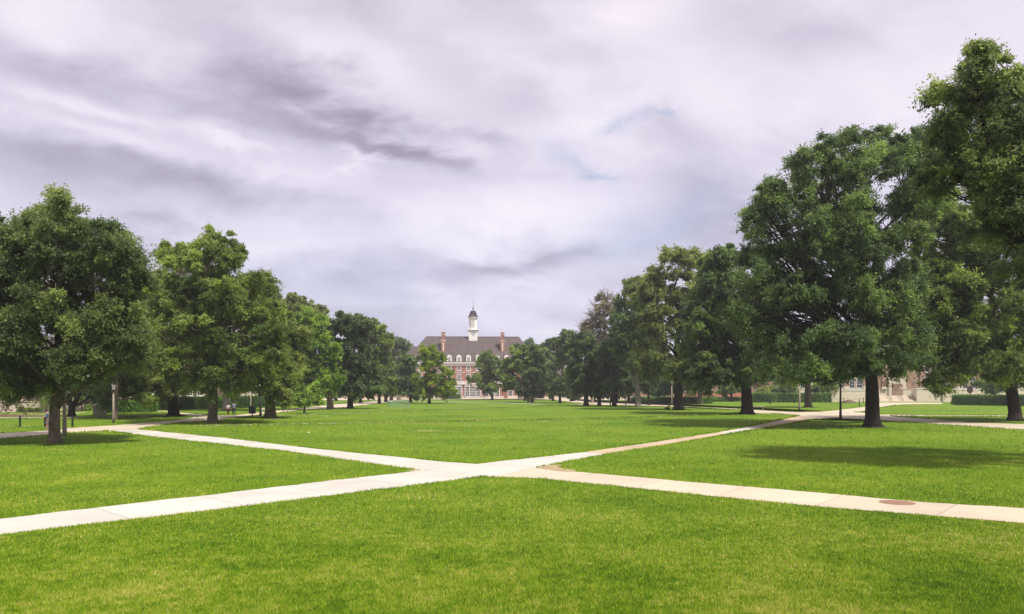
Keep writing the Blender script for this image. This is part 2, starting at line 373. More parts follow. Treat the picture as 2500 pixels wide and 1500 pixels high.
    ct = np.clip(PT+rng.normal(size=len(C))*0.10, 0.05, 0.95)
    keep = rng.random(len(C)) >= bare
    V, Fc, ti = leaves(C[keep], O[keep], rcs[keep], nt, nl, ll, rng, ct[keep])
    link('crown', np_mesh('crown', V, Fc, LEAF[leaf], ti), root)
    # trunk, limbs, branches: one mesh
    mb = MB()
    top = C[:, 2].max(); bot = max(1.3, np.percentile(C[:, 2], 4))
    if forks: bot = forks
    tl = C[C[:, 2] > np.percentile(C[:, 2], 80)].mean(0)
    H = top*0.93
    nseg = 9; tp = []; tr = []
    flare = [1.55, 1.18, 1.02]
    for i, z in enumerate([0-0.05, 0.35*max(0.6, r0*1.6), 0.9*max(0.6, r0*1.6)]):
        tp.append(np.array([0, 0, z])); tr.append(r0*flare[i])
    for k in range(1, nseg+1):
        f = k/nseg; z = tp[2][2] + (H-tp[2][2])*f
        w = f**1.5
        tp.append(np.array([tl[0]*w*0.8+rng.normal()*0.02*H*f, tl[1]*w*0.8+rng.normal()*0.02*H*f, z]) + RT*lean*f)
        zb = max(bot, 0.1)
        rr = r0*(1-0.18*min(1, z/zb)) if z < zb else r0*0.82*max(0.08, 1-(z-zb)/(H-zb))**1.15
        tr.append(rr)
    mb.tube(tp, tr, side)
    tpA = np.array(tp)
    def on_trunk(z):
        z = np.clip(z, 0, H*0.95); x = np.interp(z, tpA[:, 2], tpA[:, 0]); y = np.interp(z, tpA[:, 2], tpA[:, 1]); rr = np.interp(z, tpA[:, 2], tr)
        return np.array([x, y, z]), rr
    K = limbs or int(np.clip(len(C)/14, 6, 22))
    cc, asg = kmeans(C, K, rng)
    for i in range(len(cc)):
        e = cc[i]; hd = np.linalg.norm(e[:2]-on_trunk(e[2])[0][:2])
        z0 = max(bot*rng.uniform(0.75, 1.35), e[2]-hd*0.75-0.5); p0, rt = on_trunk(min(z0, e[2]-0.1))
        rl = min(rt*0.62, 0.05+0.022*np.linalg.norm(e-p0)); 
        mid = (p0+e)/2 + np.array([0, 0, -0.06*hd]) + rng.normal(size=3)*0.05*hd
        q1 = p0*0.7+mid*0.3+rng.normal(size=3)*0.02*hd; q3 = mid*0.4+e*0.6+rng.normal(size=3)*0.04*hd
        pts = [p0, q1, mid, q3, e]
        mb.tube(pts, [rl, rl*0.85, rl*0.68, rl*0.5, rl*0.32], 6)
        idx = np.where(asg == i)[0]
        for j in idx:
            c = C[j]; f = rng.uniform(0.35, 0.95); k = min(3, int(f*4)); st = pts[k]+(pts[k+1]-pts[k])*(f*4-k)
            rb = max(0.018, rl*0.26); m2 = (st+c)/2 + rng.normal(size=3)*0.1*np.linalg.norm(c-st)
            mb.tube([st, m2, c], [rb, rb*0.7, rb*0.35], 4, cap=False)
            if bare > 0 and not keep[j]:
                for _ in range(9):
                    tdir = nrm(O[j]+rng.normal(size=3)*0.6); e2 = c+tdir*rcs[j]*rng.uniform(1.0, 2.2); 
                    mb.tube([m2*0.4+c*0.6, c+tdir*rcs[j]*0.6, e2], [0.05, 0.04, 0.022], 3, cap=False)
    if forks:   # a second stem leaving the trunk at the fork
        p0, rt = on_trunk(forks*0.75); sg = -RT*(1 if seed % 2 == 0 else -1)
        mb.tube([p0, p0+sg*forks*0.14+np.array([0, 0, forks*0.3]), p0+sg*forks*0.36+np.array([0, 0, forks*0.95]), p0+sg*forks*0.55+np.array([0, 0, forks*1.9])], [rt*.72, rt*.66, rt*.5, rt*.28], 8)
    mb.build('trunk', M[bark], root, smooth=True)
    return root

# ------------------------------------------------------------------ setting: ground, paths
def plane_poly(name, pts, z, mat, **k):
    bm = bmesh.new(); vs = [bm.verts.new((p[0], p[1], z)) for p in pts]; f = bm.faces.new(vs)
    if f.normal.z < 0: f.normal_flip()
    bmesh.ops.triangulate(bm, faces=[f]); uvl = bm.loops.layers.uv.new('UVMap')
    for fc in bm.faces:
        for lp in fc.loops: lp[uvl].uv = (lp.vert.co.y + 0.3*lp.vert.co.x, lp.vert.co.x)
    me = bpy.data.meshes.new(name); bm.to_mesh(me); bm.free(); me.materials.append(mat)
    if 'dirt' in name or 'mulch' in name: BARE.append(np.array([[q[0], q[1]] for q in pts]))
    o = link(name, me); o['kind'] = 'structure'; return o
BARE = []
def resample(pl, n):
    pl = np.array(pl, float)[:, :2]; s = np.concatenate([[0], np.cumsum(np.linalg.norm(np.diff(pl, axis=0), axis=1))]); t = np.linspace(0, s[-1], n)
    return np.stack([np.interp(t, s, pl[:, 0]), np.interp(t, s, pl[:, 1])], 1), s[-1]
FRINGE_ID = []
PATHS = []      # polygons (for the grass to keep off)
EDGES = []      # polylines of path edges
def strip(name, a, b, z, mat):
    A = [G(*p) for p in a]; B = [G(*p) for p in b]
    n = 90; ra, la = resample(A, n); rb, lb = resample(B, n); ln = (la+lb)/2
    wb = np.random.default_rng(int(abs(ra[0, 0]*13))+3); ra = ra+np.convolve(wb.normal(size=n+2), [.3, .4, .3], 'valid')[:, None]*.05*(rb-ra)/2.4; rb = rb+np.convolve(wb.normal(size=n+2), [.3, .4, .3], 'valid')[:, None]*.05*(rb-ra)/2.4
    me = bpy.data.meshes.new(name); v = []; f = []
    for i in range(n): v += [(ra[i, 0], ra[i, 1], z), (rb[i, 0], rb[i, 1], z)]
    for i in range(n-1): f.append((2*i, 2*i+1, 2*i+3, 2*i+2))
    me.from_pydata(v, [], f); uv = me.uv_layers.new(name='UVMap')
    for p in me.polygons:
        for li in p.loop_indices:
            vi = me.loops[li].vertex_index; uv.data[li].uv = (ln*(vi//2)/(n-1), vi % 2)
    me.update(); me.materials.append(mat); o = link(name, me); o['kind'] = 'structure'
    PATHS.append(np.concatenate([ra, rb[::-1]])); EDGES.append(ra); EDGES.append(rb)
    return o
def polypath(name, a, b, z, mat):
    A = np.array([G(*p)[:2] for p in a]); B = np.array([G(*p)[:2] for p in b])
    poly = np.concatenate([A, B[::-1]]); o = plane_poly(name, poly, z, mat)
    PATHS.append(poly); EDGES.append(A); EDGES.append(B); return o
def offset_path(pts, w):
    W = np.array([G(*p)[:2] for p in pts]); t = np.gradient(W, axis=0); t /= np.linalg.norm(t, axis=1, keepdims=True); nrm_ = np.stack([-t[:, 1], t[:, 0]], 1)
    return W+nrm_*w/2, W-nrm_*w/2
def wpath(name, pts, w, z, mat):
    A, B = offset_path(pts, w); poly = np.concatenate([A, B[::-1]]); o = plane_poly(name, poly, z, mat); PATHS.append(poly); EDGES.append(A); EDGES.append(B); return o

g = MB(); 
gx = [-1490, -300, -60, -20, 0, 20, 60, 300, 1490]; gy = [-58, -20, 0, 20, 60, 150, 400, 2190]
for i in range(len(gx)-1):
    for j in range(len(gy)-1): g.poly([(gx[i], gy[j], 0), (gx[i+1], gy[j], 0), (gx[i+1], gy[j+1], 0), (gx[i], gy[j+1], 0)])
tag(g.build('ground', M['lawn']), kind='structure')

strip('path', [(-500,1326),(0,1267),(1036,1148),(1200,1129),(1421,1105)], [(-500,1367),(0,1306),(590,1237),(1160,1167),(1305,1143),(1484,1109)], 0.004, M['white_conc'])
strip('path', [(1421,1105),(1590,1081),(1752,1056)], [(1484,1109),(1640,1085),(1778,1061)], 0.006, M['tan_conc'])
strip('path', [(1752,1056),(1840,1040)], [(1778,1061),(1870,1046)], 0.004, M['white_conc'])
strip('path', [(1840,1040),(1951,1016),(1975,1010)], [(1870,1046),(1988,1025),(2030,1021)], 0.006, M['tan_conc'])
strip('path', [(310,1047),(336,1048.5),(525,1067),(788,1098),(1103,1130),(1305,1143)], [(250,1052),(368,1067),(683,1101),(893,1131),(1035,1149),(1200,1165)], 0.008, M['white_conc'])
strip('path', [(1305,1143),(1410,1153),(1725,1181),(1988,1203),(2251,1227),(2500,1242),(2900,1265)], [(1200,1165),(1326,1170),(1647,1203),(1988,1237),(2500,1279),(2900,1313)], 0.012, M['cream_conc'])
# walk along the left tree row
polypath('path', [(-300,1092),(0,1071.5),(119,1062),(170,1057),(238,1053.6),(336,1048.5),(420,1035.5),(445,1032),(509,1028),(545,1025.5),(618,1016),(673,1010),(764,1000),(850,995.5),(900,988),(985,978)],
         [(-300,1079),(0,1059),(119,1052),(187,1045),(289,1038.5),(420,1028),(470,1021),(573,1014.5),(618,1009),(673,1003.7),(745,996),(800,989),(870,984),(960,975)], 0.016, M['cream_conc'])
polypath('path', [(300,1003.6),(400,1003.7),(433,1007),(509,1014),(573,1016)], [(300,1006),(395,1006.5),(420,1010.5),(473,1019.5),(540,1023)], 0.020, M['cream_conc'])
polypath('path', [(-300,1020.5),(0,1020),(200,1018),(420,1018.6),(480,1019)], [(-300,1024),(0,1023),(200,1021),(420,1020.6),(480,1021)], 0.024, M['grey_conc'])
polypath('path', [(-200,1032),(0,1038),(109,1043),(180,1046)], [(-200,1034.5),(0,1040.5),(109,1045.5),(170,1050)], 0.024, M['grey_conc'])
polypath('path', [(-200,1008.5),(0,1009),(110,1011.5),(170,1010),(235,1004.5)], [(-200,1010.5),(0,1011),(110,1014),(190,1012),(235,1006)], 0.024, M['grey_conc'])
polypath('path', [(700,1002.5),(760,1002),(850,1000.5)], [(700,1003.6),(760,1003),(850,1001.5)], 0.024, M['grey_conc'])
# walk along the right tree row
polypath('path', [(1360,978),(1438,987.5),(1548,991.5),(1640,993.5),(1694,995),(1816,1002),(1838,1010),(1891,1010.5),(1955,1016),(1988,1025),(2041,1022),(2198,1030),(2340,1040),(2500,1050),(2900,1076)],
         [(1375,973),(1440,982),(1548,987),(1640,990.5),(1671,993),(1782,997.6),(1836,1001),(1891,1004.5),(1945,1006.7),(2050,1005.5),(2107,1008),(2188,1018),(2384,1033),(2500,1036),(2900,1056)], 0.016, M['cream_conc'])
polypath('path', [(1990,1007.5),(2050,1001),(2109,994),(2132,986),(2150,983.5),(2300,983.5)], [(2040,1008),(2107,1006.5),(2150,996),(2198,988),(2260,986.8),(2300,986.8)], 0.020, M['cream_conc'])
polypath('path', [(2100,1009),(2141,1012.5),(2300,1014.5),(2470,1015),(2800,1018)], [(2120,1013.5),(2150,1016),(2250,1016.8),(2470,1017.8),(2800,1021)], 0.020, M['cream_conc'])
# walks crossing the lawn
wpath('path', [(460,1041),(700,1036),(1000,1031.5),(1200,1027.5),(1402,1024),(1543,1019.5),(1700,1015.3),(1830,1008)], 1.5, 0.024, M['grey_conc'])
wpath('path', [(640,1015.5),(760,1012.5),(981,1004),(1112,1000.5),(1200,997),(1331,993),(1430,988.5)], 2.4, 0.028, M['grey_conc'])
wpath('path', [(1000,979),(1060,981),(1140,983.5),(1240,985),(1330,988)], 2.4, 0.032, M['grey_conc'])
plane_poly('plaza', [(-62, 262, 0), (-20, 300, 0), (24, 322, 0), (32, 280, 0), (70, 262, 0), (90, 339.7, 0), (-80, 339.7, 0)], 0.004, M['cream_conc'])
plane_poly('mulch_bed', [G(-150,1012), G(0,1012), G(110,1015), G(175,1014.5), G(120,1018), G(0,1019.5), G(-150,1020)], 0.008, M['mulch'])
plane_poly('mulch_bed', [G(-150,1005), G(0,1005.5), G(110,1006), G(205,1004), G(150,1008.5), G(0,1008.5), G(-150,1008.3)], 0.008, M['mulch'])
plane_poly('dirt_patch', [G(1312,1143), G(1340,1136.5), G(1375,1136), G(1362,1141), G(1378,1146), G(1408,1149), G(1405,1153.5), G(1370,1152), G(1325,1146)], 0.018, M['dirt'])
def blot(px, py, rx, ry, z, mat, seed):
    rr = random.Random(seed); pts = []
    for k in range(26): a = 2*math.pi*k/26; q = 1+.25*math.sin(3*a+seed)+.18*math.sin(7*a)+rr.uniform(-.15, .15); pts.append(G(px+rx*q*math.cos(a), py-ry*q*math.sin(a)))
    return plane_poly('dirt_patch', pts, z, mat)
blot(1056, 1053, 50, 1.7, 0.004, M['dry'], 2)
blot(2133, 1041.5, 34, 2.6, 0.005, M['soil'], 5); blot(662, 1022, 26, 1.8, 0.005, M['soil'], 6); blot(131, 1081, 24, 2.4, 0.005, M['soil'], 7)
plane_poly('dirt_patch', [G(1308,1028.5), G(1330,1027.6), G(1342,1029), G(1325,1030.5)], 0.004, M['dry'])
plane_poly('dirt_patch', [G(990,1149), G(1030,1144.5), G(1045,1148.5), G(1015,1153)], 0.003, M['dirt'])

# ------------------------------------------------------------------ grass
def inpoly(pts, poly):
    x, y = pts[:, 0], pts[:, 1]; ins = np.zeros(len(pts), bool)
    bb = (x > poly[:, 0].min()-.01) & (x < poly[:, 0].max()+.01) & (y > poly[:, 1].min()-.01) & (y < poly[:, 1].max()+.01)
    ix = np.where(bb)[0]; x = x[ix]; y = y[ix]; res = np.zeros(len(ix), bool); j = len(poly)-1
    for i in range(len(poly)):
        xi, yi = poly[i]; xj, yj = poly[j]
        c = (yi > y) != (yj > y); xx = (xj-xi)*(y-yi)/((yj-yi) if yj != yi else 1e-9)+xi
        res ^= c & (x < xx); j = i
    ins[ix] = res; return ins
def make_grass():
    rng = np.random.default_rng(5); pts = []; sz = []
    d0, d1 = 8.0, 170.0
    # constant number of blades per picture area: density falls with the cube of the distance
    n = 900000
    u = rng.random(n); d = 1/np.sqrt(1/d0**2 - u*(1/d0**2-1/d1**2))
    lat = (rng.random(n)*2-1)*0.80*d
    p = np.outer(d, FW)+np.outer(lat, RT); pts.append(p[:, :2]); sz.append(d)
    own = [np.full(n, -1)]
    for ei, e in enumerate(EDGES):       # ragged fringe along the path edges (two edges per path)
        rs, ln = resample(e, 400)
        dm = rs @ FW[:2]; 
        m = int(np.clip(ln*90, 500, 9000)); i = rng.integers(0, 399, m); f = rng.random(m)[:, None]
        q = rs[i]*(1-f)+rs[i+1]*f + rng.normal(size=(m, 2))*(0.03+0.05*(np.sin(i*0.11+ei)*np.sin(i*0.037+2*ei) > 0.1))[:, None]
        dq = q @ FW[:2]; ok = (dq > 7) & (dq < 170); pts.append(q[ok]); sz.append(dq[ok]); own.append(np.full(ok.sum(), ei//2))
    # tufts growing over the bare corner
    p = np.concatenate(pts); d = np.concatenate(sz)
    off = np.zeros(len(p), bool); own = np.concatenate(own); lenient = rng.random(len(p)) < 0.12+0.35*(np.sin(p[:, 0]*1.9+p[:, 1]*1.1)*np.sin(p[:, 0]*0.7-p[:, 1]*1.7) > 0.25)
    for ki, k in enumerate(PATHS):
        hit = inpoly(p, k); off |= hit & ~((own == ki) & lenient)
    for k in BARE: off |= inpoly(p, k) & (rng.random(len(p)) > 0.12)
    p = p[~off]; d = d[~off]; n = len(p)
    h = (0.045+0.035*rng.random(n))*np.clip(d/22, 0.8, 1.5); h[-0:] = h[-0:]*np.where(d > 55, 1.5, 1.0)[-0:]
    w = 0.0053*np.clip(d/12, 0.9, 8)
    # clumps lean together
    ang = rng.random(n)*6.283; ln = rng.random(n)*0.9
    lean = np.stack([np.cos(ang)*ln, np.sin(ang)*ln], 1)*h[:, None]
    a2 = rng.random(n)*6.283; sx = np.cos(a2)*w; sy = np.sin(a2)*w
    z = np.zeros(n)
    b0 = np.stack([p[:, 0]-sx, p[:, 1]-sy, z], 1); b1 = np.stack([p[:, 0]+sx, p[:, 1]+sy, z], 1)
    t0 = np.stack([p[:, 0]+lean[:, 0], p[:, 1]+lean[:, 1], h], 1)
    V = np.stack([b0, b1, t0], 1).reshape(-1, 3); Fc = np.arange(3*n).reshape(-1, 3)
    ti = 0.47+rng.normal(size=n)*np.where(d < 24, 0.22, 0.11) + (rng.random(n) < np.where(d < 20, 0.05, 0.008))*0.35
    o = link('grass', np_mesh('grass', V, Fc, M['grass'], ti)); tag(o, 'mown green lawn grass with yellowish patches', 'grass', kind='stuff')
make_grass()
# ------------------------------------------------------------------ buildings
WCACHE = {}
def window(parent, x, y, z, w, h, nx=2, nz=4, fr=0.14, pane='pane', arch=False, frame='white'):
    """x centre, y of the wall face (front = -y), z sill height"""
    key = (round(w, 2), round(h, 2), nx, nz, fr, pane, arch, frame)
    if key not in WCACHE:
        m = MB(); d0, d1 = -0.09, 0.02
        m.box(-w/2, -w/2+fr, d0, d1, 0, h); m.box(w/2-fr, w/2, d0, d1, 0, h)
        m.box(-w/2+fr, w/2-fr, d0, d1, h-fr, h); m.box(-w/2-0.08, w/2+0.08, d0-0.06, d1, -0.14, 0.0); m.box(-w/2+fr, w/2-fr, d0, d1, 0.0, fr*0.7)
        iw = w-2*fr; ih = h-fr*1.7; bz = fr*0.7; mw = 0.05
        for i in range(1, nx):
            xx = -iw/2+iw*i/nx; m.box(xx-mw/2, xx+mw/2, d0+0.03, d1, bz, h-fr)
        for i in range(1, nz):
            zz = bz+ih*i/nz; t = mw if i*2 != nz else mw*1.6
            for j in range(nx):
                xa = -iw/2+iw*j/nx+(mw/2 if j else 0); xb = -iw/2+iw*(j+1)/nx-(mw/2 if j < nx-1 else 0)
                m.box(xa, xb, d0+0.035, d1, zz-t/2, zz+t/2)
        if arch:
            pts = [(w/2*math.cos(a), h+w/2*math.sin(a)) for a in np.linspace(0, math.pi, 13)]; pin = [((w/2-fr)*math.cos(a), h+(w/2-fr)*math.sin(a)) for a in np.linspace(0, math.pi, 13)]
            for i in range(12):
                m.poly([(pts[i][0], d0, pts[i][1]), (pin[i][0], d0, pin[i][1]), (pin[i+1][0], d0, pin[i+1][1]), (pts[i+1][0], d0, pts[i+1][1])][::-1])
        p = MB(); p.box(-w/2+fr*0.5, w/2-fr*0.5, -0.035, 0.01, fr*0.4, h-fr*0.5)
        if arch:
            pts = [((w/2-fr*.5)*math.cos(a), -0.035, h-fr*0.4+(w/2-fr*.5)*math.sin(a)) for a in np.linspace(0, math.pi, 13)]; p.poly(pts)
        wo = m.build('window', M[frame]); po = p.build('pane', M[pane], wo); WCACHE[key] = (wo, po)
        wo.parent = parent; wo.location = (x, y, z); return wo
    wo, po = WCACHE[key]; a = wo.copy(); COL.objects.link(a); a.parent = parent; a.location = (x, y, z)
    b = po.copy(); COL.objects.link(b); b.parent = a; return a
def copy_tree(o, parent=None):
    c = o.copy(); COL.objects.link(c)
    if parent is not None: c.parent = parent
    for ch in list(o.children): copy_tree(ch, c)
    return c

# the brick union hall closing the far end
U = empty('brick_hall', (0, 340, 0), 'long red brick hall with hipped roof, twin chimneys and white clock cupola', 'building')
m = MB(); m.box(-30.5, 30.5, 0, 24, 0, 15.58); m.box(-52, -30.52, 4, 21, 0, 14.4); m.box(30.52, 52, 4, 21, 0, 14.4)
m.box(-12.6, 12.6, -2.6, -0.01, 0.0, 6.1)
m.build('wall', M['brick'], U)
m = MB(); m.box(-31.2, 31.2, -0.7, 24.7, 15.6, 16.25); m.box(-31.6, 31.6, -1.0, 25, 16.26, 16.55); m.box(-30.6, 30.6, -0.12, -0.02, 15.0, 15.4); m.box(-30.6, 30.6, -0.1, -0.02, 11.9, 12.1)
m.box(-52.4, -31.62, 3.5, 21.5, 14.42, 15.1); m.box(31.62, 52.4, 3.5, 21.5, 14.42, 15.1)
m.build('cornice', M['white'], U)
def hip(m, x0, x1, y0, y1, z0, xr0, xr1, yr, zr):
    a, b, c, d = (x0, y0, z0), (x1, y0, z0), (x1, y1, z0), (x0, y1, z0); e, f = (xr0, yr, zr), (xr1, yr, zr)
    m.poly([a, b, f, e]).poly([b, c, f]).poly([c, d, e, f]).poly([d, a, e]).poly([d, c, b, a])
RZ = 29.1
m = MB(); hip(m, -31.7, 31.7, -1.05, 25.05, 16.57, -22, 22, 12, RZ)
m.box(-22.2, 22.2, 11.8, 12.2, RZ-0.12, RZ+0.16)
hip(m, -52.6, -26, 3.3, 21.7, 15.12, -44, -24, 12.5, 24.6); hip(m, 26, 52.6, 3.3, 21.7, 15.12, 24, 44, 12.5, 24.6)
roof = m.build('roof', M['shingle'], U)
def roofy(z): return -1.05+(z-16.57)*13.05/(RZ-16.57)
for x in (-13.6, 13.9):
    m = MB(); m.box(x-0.95, x+0.95, roofy(21.4), roofy(21.4)+2.2, 20.2, 26.9); m.box(x-0.82, x+0.82, roofy(21.4)+.25, roofy(21.4)+2.0, 26.9, 30.6)
    ch = m.build('chimney', M['brick'], U)
    q = roofy(21.4)
    m = MB(); m.box(x-1.08, x+1.08, q-.12, q+2.32, 26.5, 26.88); m.build('shoulder_band', M['stone'], ch)
    m = MB(); m.box(x-1.05, x+1.05, q+.05, q+2.2, 29.5, 29.8); m.build('upper_band', M['stone'], ch)
    m = MB(); m.box(x-0.34, x+0.34, q-.03, q+.3, 22, 25.9); m.build('niche', M['stone'], ch)
    m = MB(); m.box(x-0.95, x+0.95, q+.1, q+2.1, 30.6, 31.05); m.build('chimney_cap', M['stone'], ch)
# dormers
DX = [(i-3.5)*4.37+0.3 for i in range(8)]
dw = 1.12
m = MB(); yf = roofy(16.9)-0.02; yb = roofy(20.6)
m.box(-dw, dw, yf, yb, 16.75, 19.15)
m.poly([(-dw-.18, yf-.12, 19.17), (dw+.18, yf-.12, 19.17), (0, yf-.12, 20.15)]); m.box(-dw-.18, dw+.18, yf-.16, yf+.05, 19.0, 19.2)
m.poly([(-dw-.2, yf-.12, 19.17), (-dw-.2, yb+.4, 19.17), (0, yb+.6, 20.17), (0, yf-.12, 20.17)]); m.poly([(dw+.2, yf-.12, 19.17), (0, yf-.12, 20.17), (0, yb+.6, 20.17), (dw+.2, yb+.4, 19.17)])
dor = m.build('dormer', M['white'], U); dor.location = (DX[0], 0, 0)
m = MB(); m.poly([(-dw-.24, yf-.2, 19.2), (0, yf-.2, 20.24), (0, yb+.9, 20.24), (-dw-.24, yb+.4, 19.2)][::-1]); m.poly([(dw+.24, yf-.2, 19.2), (0, yf-.2, 20.24), (0, yb+.9, 20.24), (dw+.24, yb+.4, 19.2)])
m.build('dormer_roof', M['shingle'], dor)
pm = MB(); pts = [(0.55*math.cos(a), yf-.05, 18.1+0.55*math.sin(a)) for a in np.linspace(0, math.pi, 11)]; pm.poly([(-0.55, yf-.05, 17.0), (0.55, yf-.05, 17.0)]+pts[0:]); pm.build('pane', M['pane'], dor)
pm = MB(); pm.box(-.6, .6, yf-.1, yf-.06, 17.5, 17.6); pm.box(-.6, .6, yf-.1, yf-.06, 18.05, 18.15); pm.box(-.06, .06, yf-.1, yf-.06, 17, 18.6); pm.box(-.62, -.5, yf-.1, yf-.06, 17, 18.2); pm.box(.5, .62, yf-.1, yf-.06, 17, 18.2)
pm.build('sash', M['white'], dor)
for x in DX[1:]: c = copy_tree(dor, U); c.location = (x, 0, 0)
for x in DX + [-24, -28, 24.5, 28.5]:
    window(U, x, -0.02, 12.75, 1.9, 2.35, 3, 4, 0.2); window(U, x, -0.02, 7.6, 1.9, 3.5, 3, 6, 0.2)
for x in (-48, -43.5, -39, -34.5, 34.5, 39, 43.5, 48):
    window(U, x, 3.98, 11.4, 1.7, 2.2, 3, 4, 0.2); window(U, x, 3.98, 6.8, 1.7, 3.0, 3, 6, 0.2); window(U, x, 3.98, 1.2, 1.9, 3.0, 3, 6, 0.2)
m = MB(); m.box(-13.1, 13.1, -3.2, -0.03, 6.12, 6.55); m.box(-13.4, 13.4, -3.5, -0.03, 6.56, 6.85)
m.box(-13.2, 13.2, -3.3, -3.1, 7.55, 7.7)
for i in range(67): x = -13.1+i*0.3969; m.box(x-.06, x+.06, -3.27, -3.13, 6.86, 7.54)
for x in (-13.1, -4.4, 4.4, 13.1): m.box(x-.22, x+.22, -3.42, -3.0, 6.86, 7.8)
m.build('portico', M['white'], U)
for x in (-8.5, 0.1, 8.7):
    m = MB()
    for a, b in ((-3.72, -3.42), (-1.62, -1.32), (1.32, 1.62), (3.42, 3.72)): m.box(x+a, x+b, -2.95, -2.62, 0.9, 5.3)
    m.box(x-3.72, x+3.72, -3.0, -2.62, 5.31, 6.0); m.box(x-3.72, x+3.72, -2.95, -2.62, 0.5, 0.89)
    bw = m.build('bay_window', M['white'], U)
    m = MB(); m.box(x-3.42, x+3.42, -2.7, -2.63, .9, 5.3); m.build('pane', M['pane'], bw)
    m = MB()
    for a, b, k in ((-3.4, -1.65, 3), (-1.3, 1.3, 5), (1.65, 3.4, 3)):
        for i in range(1, k): q = x+a+(b-a)*i/k; m.box(q-.05, q+.05, -2.8, -2.71, .9, 5.3)
        for i in range(1, 6):
            z = .9+4.4*i/6; m.box(x+a, x+b, -2.78, -2.715, z-.045, z+.045)
    m.build('sash', M['white'], bw)
for x in (-26, -21.5, -16.6, 17.3, 21.6, 26.2):
    wn = window(U, x, -0.02, 0.4, 2.5, 3.2, 4, 5, 0.28, arch=True)
for x in (-14.2, 14.2):
    m = MB(); m.lathe([(0.05, 0), (.28, .25), (.3, 1.1), (.12, 1.4), (.03, 1.6)], 8, (x, -.4, 3.4)); m.box(x-.06, x+.06, -.35, 0, 4.9, 5.0); m.build('wall_lantern', M['black'], U)
# cupola on the ridge
m = MB(); c = 0.2; Y0 = 12.0
m.box(c-2.05, c+2.05, Y0-2.05, Y0+2.05, 26.6, 31.9)
m.box(c-2.35, c+2.35, Y0-2.35, Y0+2.35, 31.9, 32.15); m.box(c-2.62, c+2.62, Y0-2.62, Y0+2.62, 32.16, 32.5)
k8 = math.pi/8
m.lathe([(2.02, 32.5), (2.02, 33.0), (1.92, 33.05), (1.92, 37.3), (2.05, 37.35), (2.1, 37.7), (2.3, 37.75), (2.45, 38.1), (2.62, 38.15), (2.62, 38.4)], 8, (c, Y0, 0), k8)
for j in range(8):
    a = k8+j*math.pi/4; m.tube([(c+1.93*math.cos(a), Y0+1.93*math.sin(a), 32.6), (c+1.93*math.cos(a), Y0+1.93*math.sin(a), 37.5)], 0.13, 6)
cup = m.build('cupola', M['white'], U)
m = MB(); m.lathe([(2.66, 38.4), (2.55, 38.6), (2.15, 39.1), (1.85, 39.7), (1.62, 40.4), (1.4, 41.0), (1.1, 41.4), (.65, 41.65), (.12, 41.75)], 8, (c, Y0, 0), k8); m.build('cupola_roof', M['dark_roof'], cup)
m = MB(); m.lathe([(.1, 41.9), (.14, 42.2), (.34, 42.5), (.36, 42.75), (.14, 43.0), (.08, 43.2), (.06, 45.2), (.02, 47.2)], 8, (c, Y0, 0)); m.lathe([(.02, 44.4), (.16, 44.55), (.02, 44.7)], 8, (c, Y0, 0)); m.build('spire', M['dark_roof'], cup)
m = MB(); n = 24; yq = Y0-2.08
m.poly([(c+.72*math.cos(2*math.pi*i/n), yq, 30.45+.72*math.sin(2*math.pi*i/n)) for i in range(n)]); cf = m.build('clock_face', M['clock'], cup)
m = MB(); m.tube([(c+.8*math.cos(2*math.pi*i/n), yq+.02, 30.45+.8*math.sin(2*math.pi*i/n)) for i in range(n+1)], .08, 5); m.tube([(c, yq-.02, 30.45), (c+.1, yq-.02, 31.0)], .03, 4); m.tube([(c, yq-.02, 30.45), (c+.35, yq-.02, 30.3)], .03, 4); m.build('clock_rim', M['gstone'], cup)
m = MB(); yl = Y0-1.92*math.cos(k8)
m.box(c-.72, c+.72, yl-.04, yl+.1, 33.6, 36.7); lv = m.build('louvre', M['gstone'], cup)
m2 = MB()
for i in range(9): z = 33.75+i*.33; m2.box(c-.6, c+.6, yl-.1, yl-.045, z, z+.2)
m2.box(c-.82, c-.7, yl-.1, yl-.03, 33.5, 36.85); m2.box(c+.7, c+.82, yl-.1, yl-.03, 33.5, 36.85); m2.build('louvre_slats', M['white'], cup)
# pale terrace wall and planters before the hall
T = empty('terrace_wall', (0, 335, 0), 'low pale terrace wall with steps before the brick hall', 'wall')
m = MB(); m.box(-13.5, -.8, -.25, .25, 0, .95); m.box(2.6, 14, -.25, .25, 0, .95); m.box(15.8, 20, -.25, .25, 0, 1.2); m.build('wall', M['stone'], T, bevel=.02)
for xa, xb in ((-13.6, -.7), (2.5, 14.1)): m = MB(); m.box(xa, xb, -.32, .32, .951, 1.06); m.build('coping', M['white'], T)
m = MB(); m.box(-.78, 2.58, -.6, .2, 0, .17); m.box(-.78, 2.58, -.3, .2, .171, .34); m.build('steps', M['stone'], T)

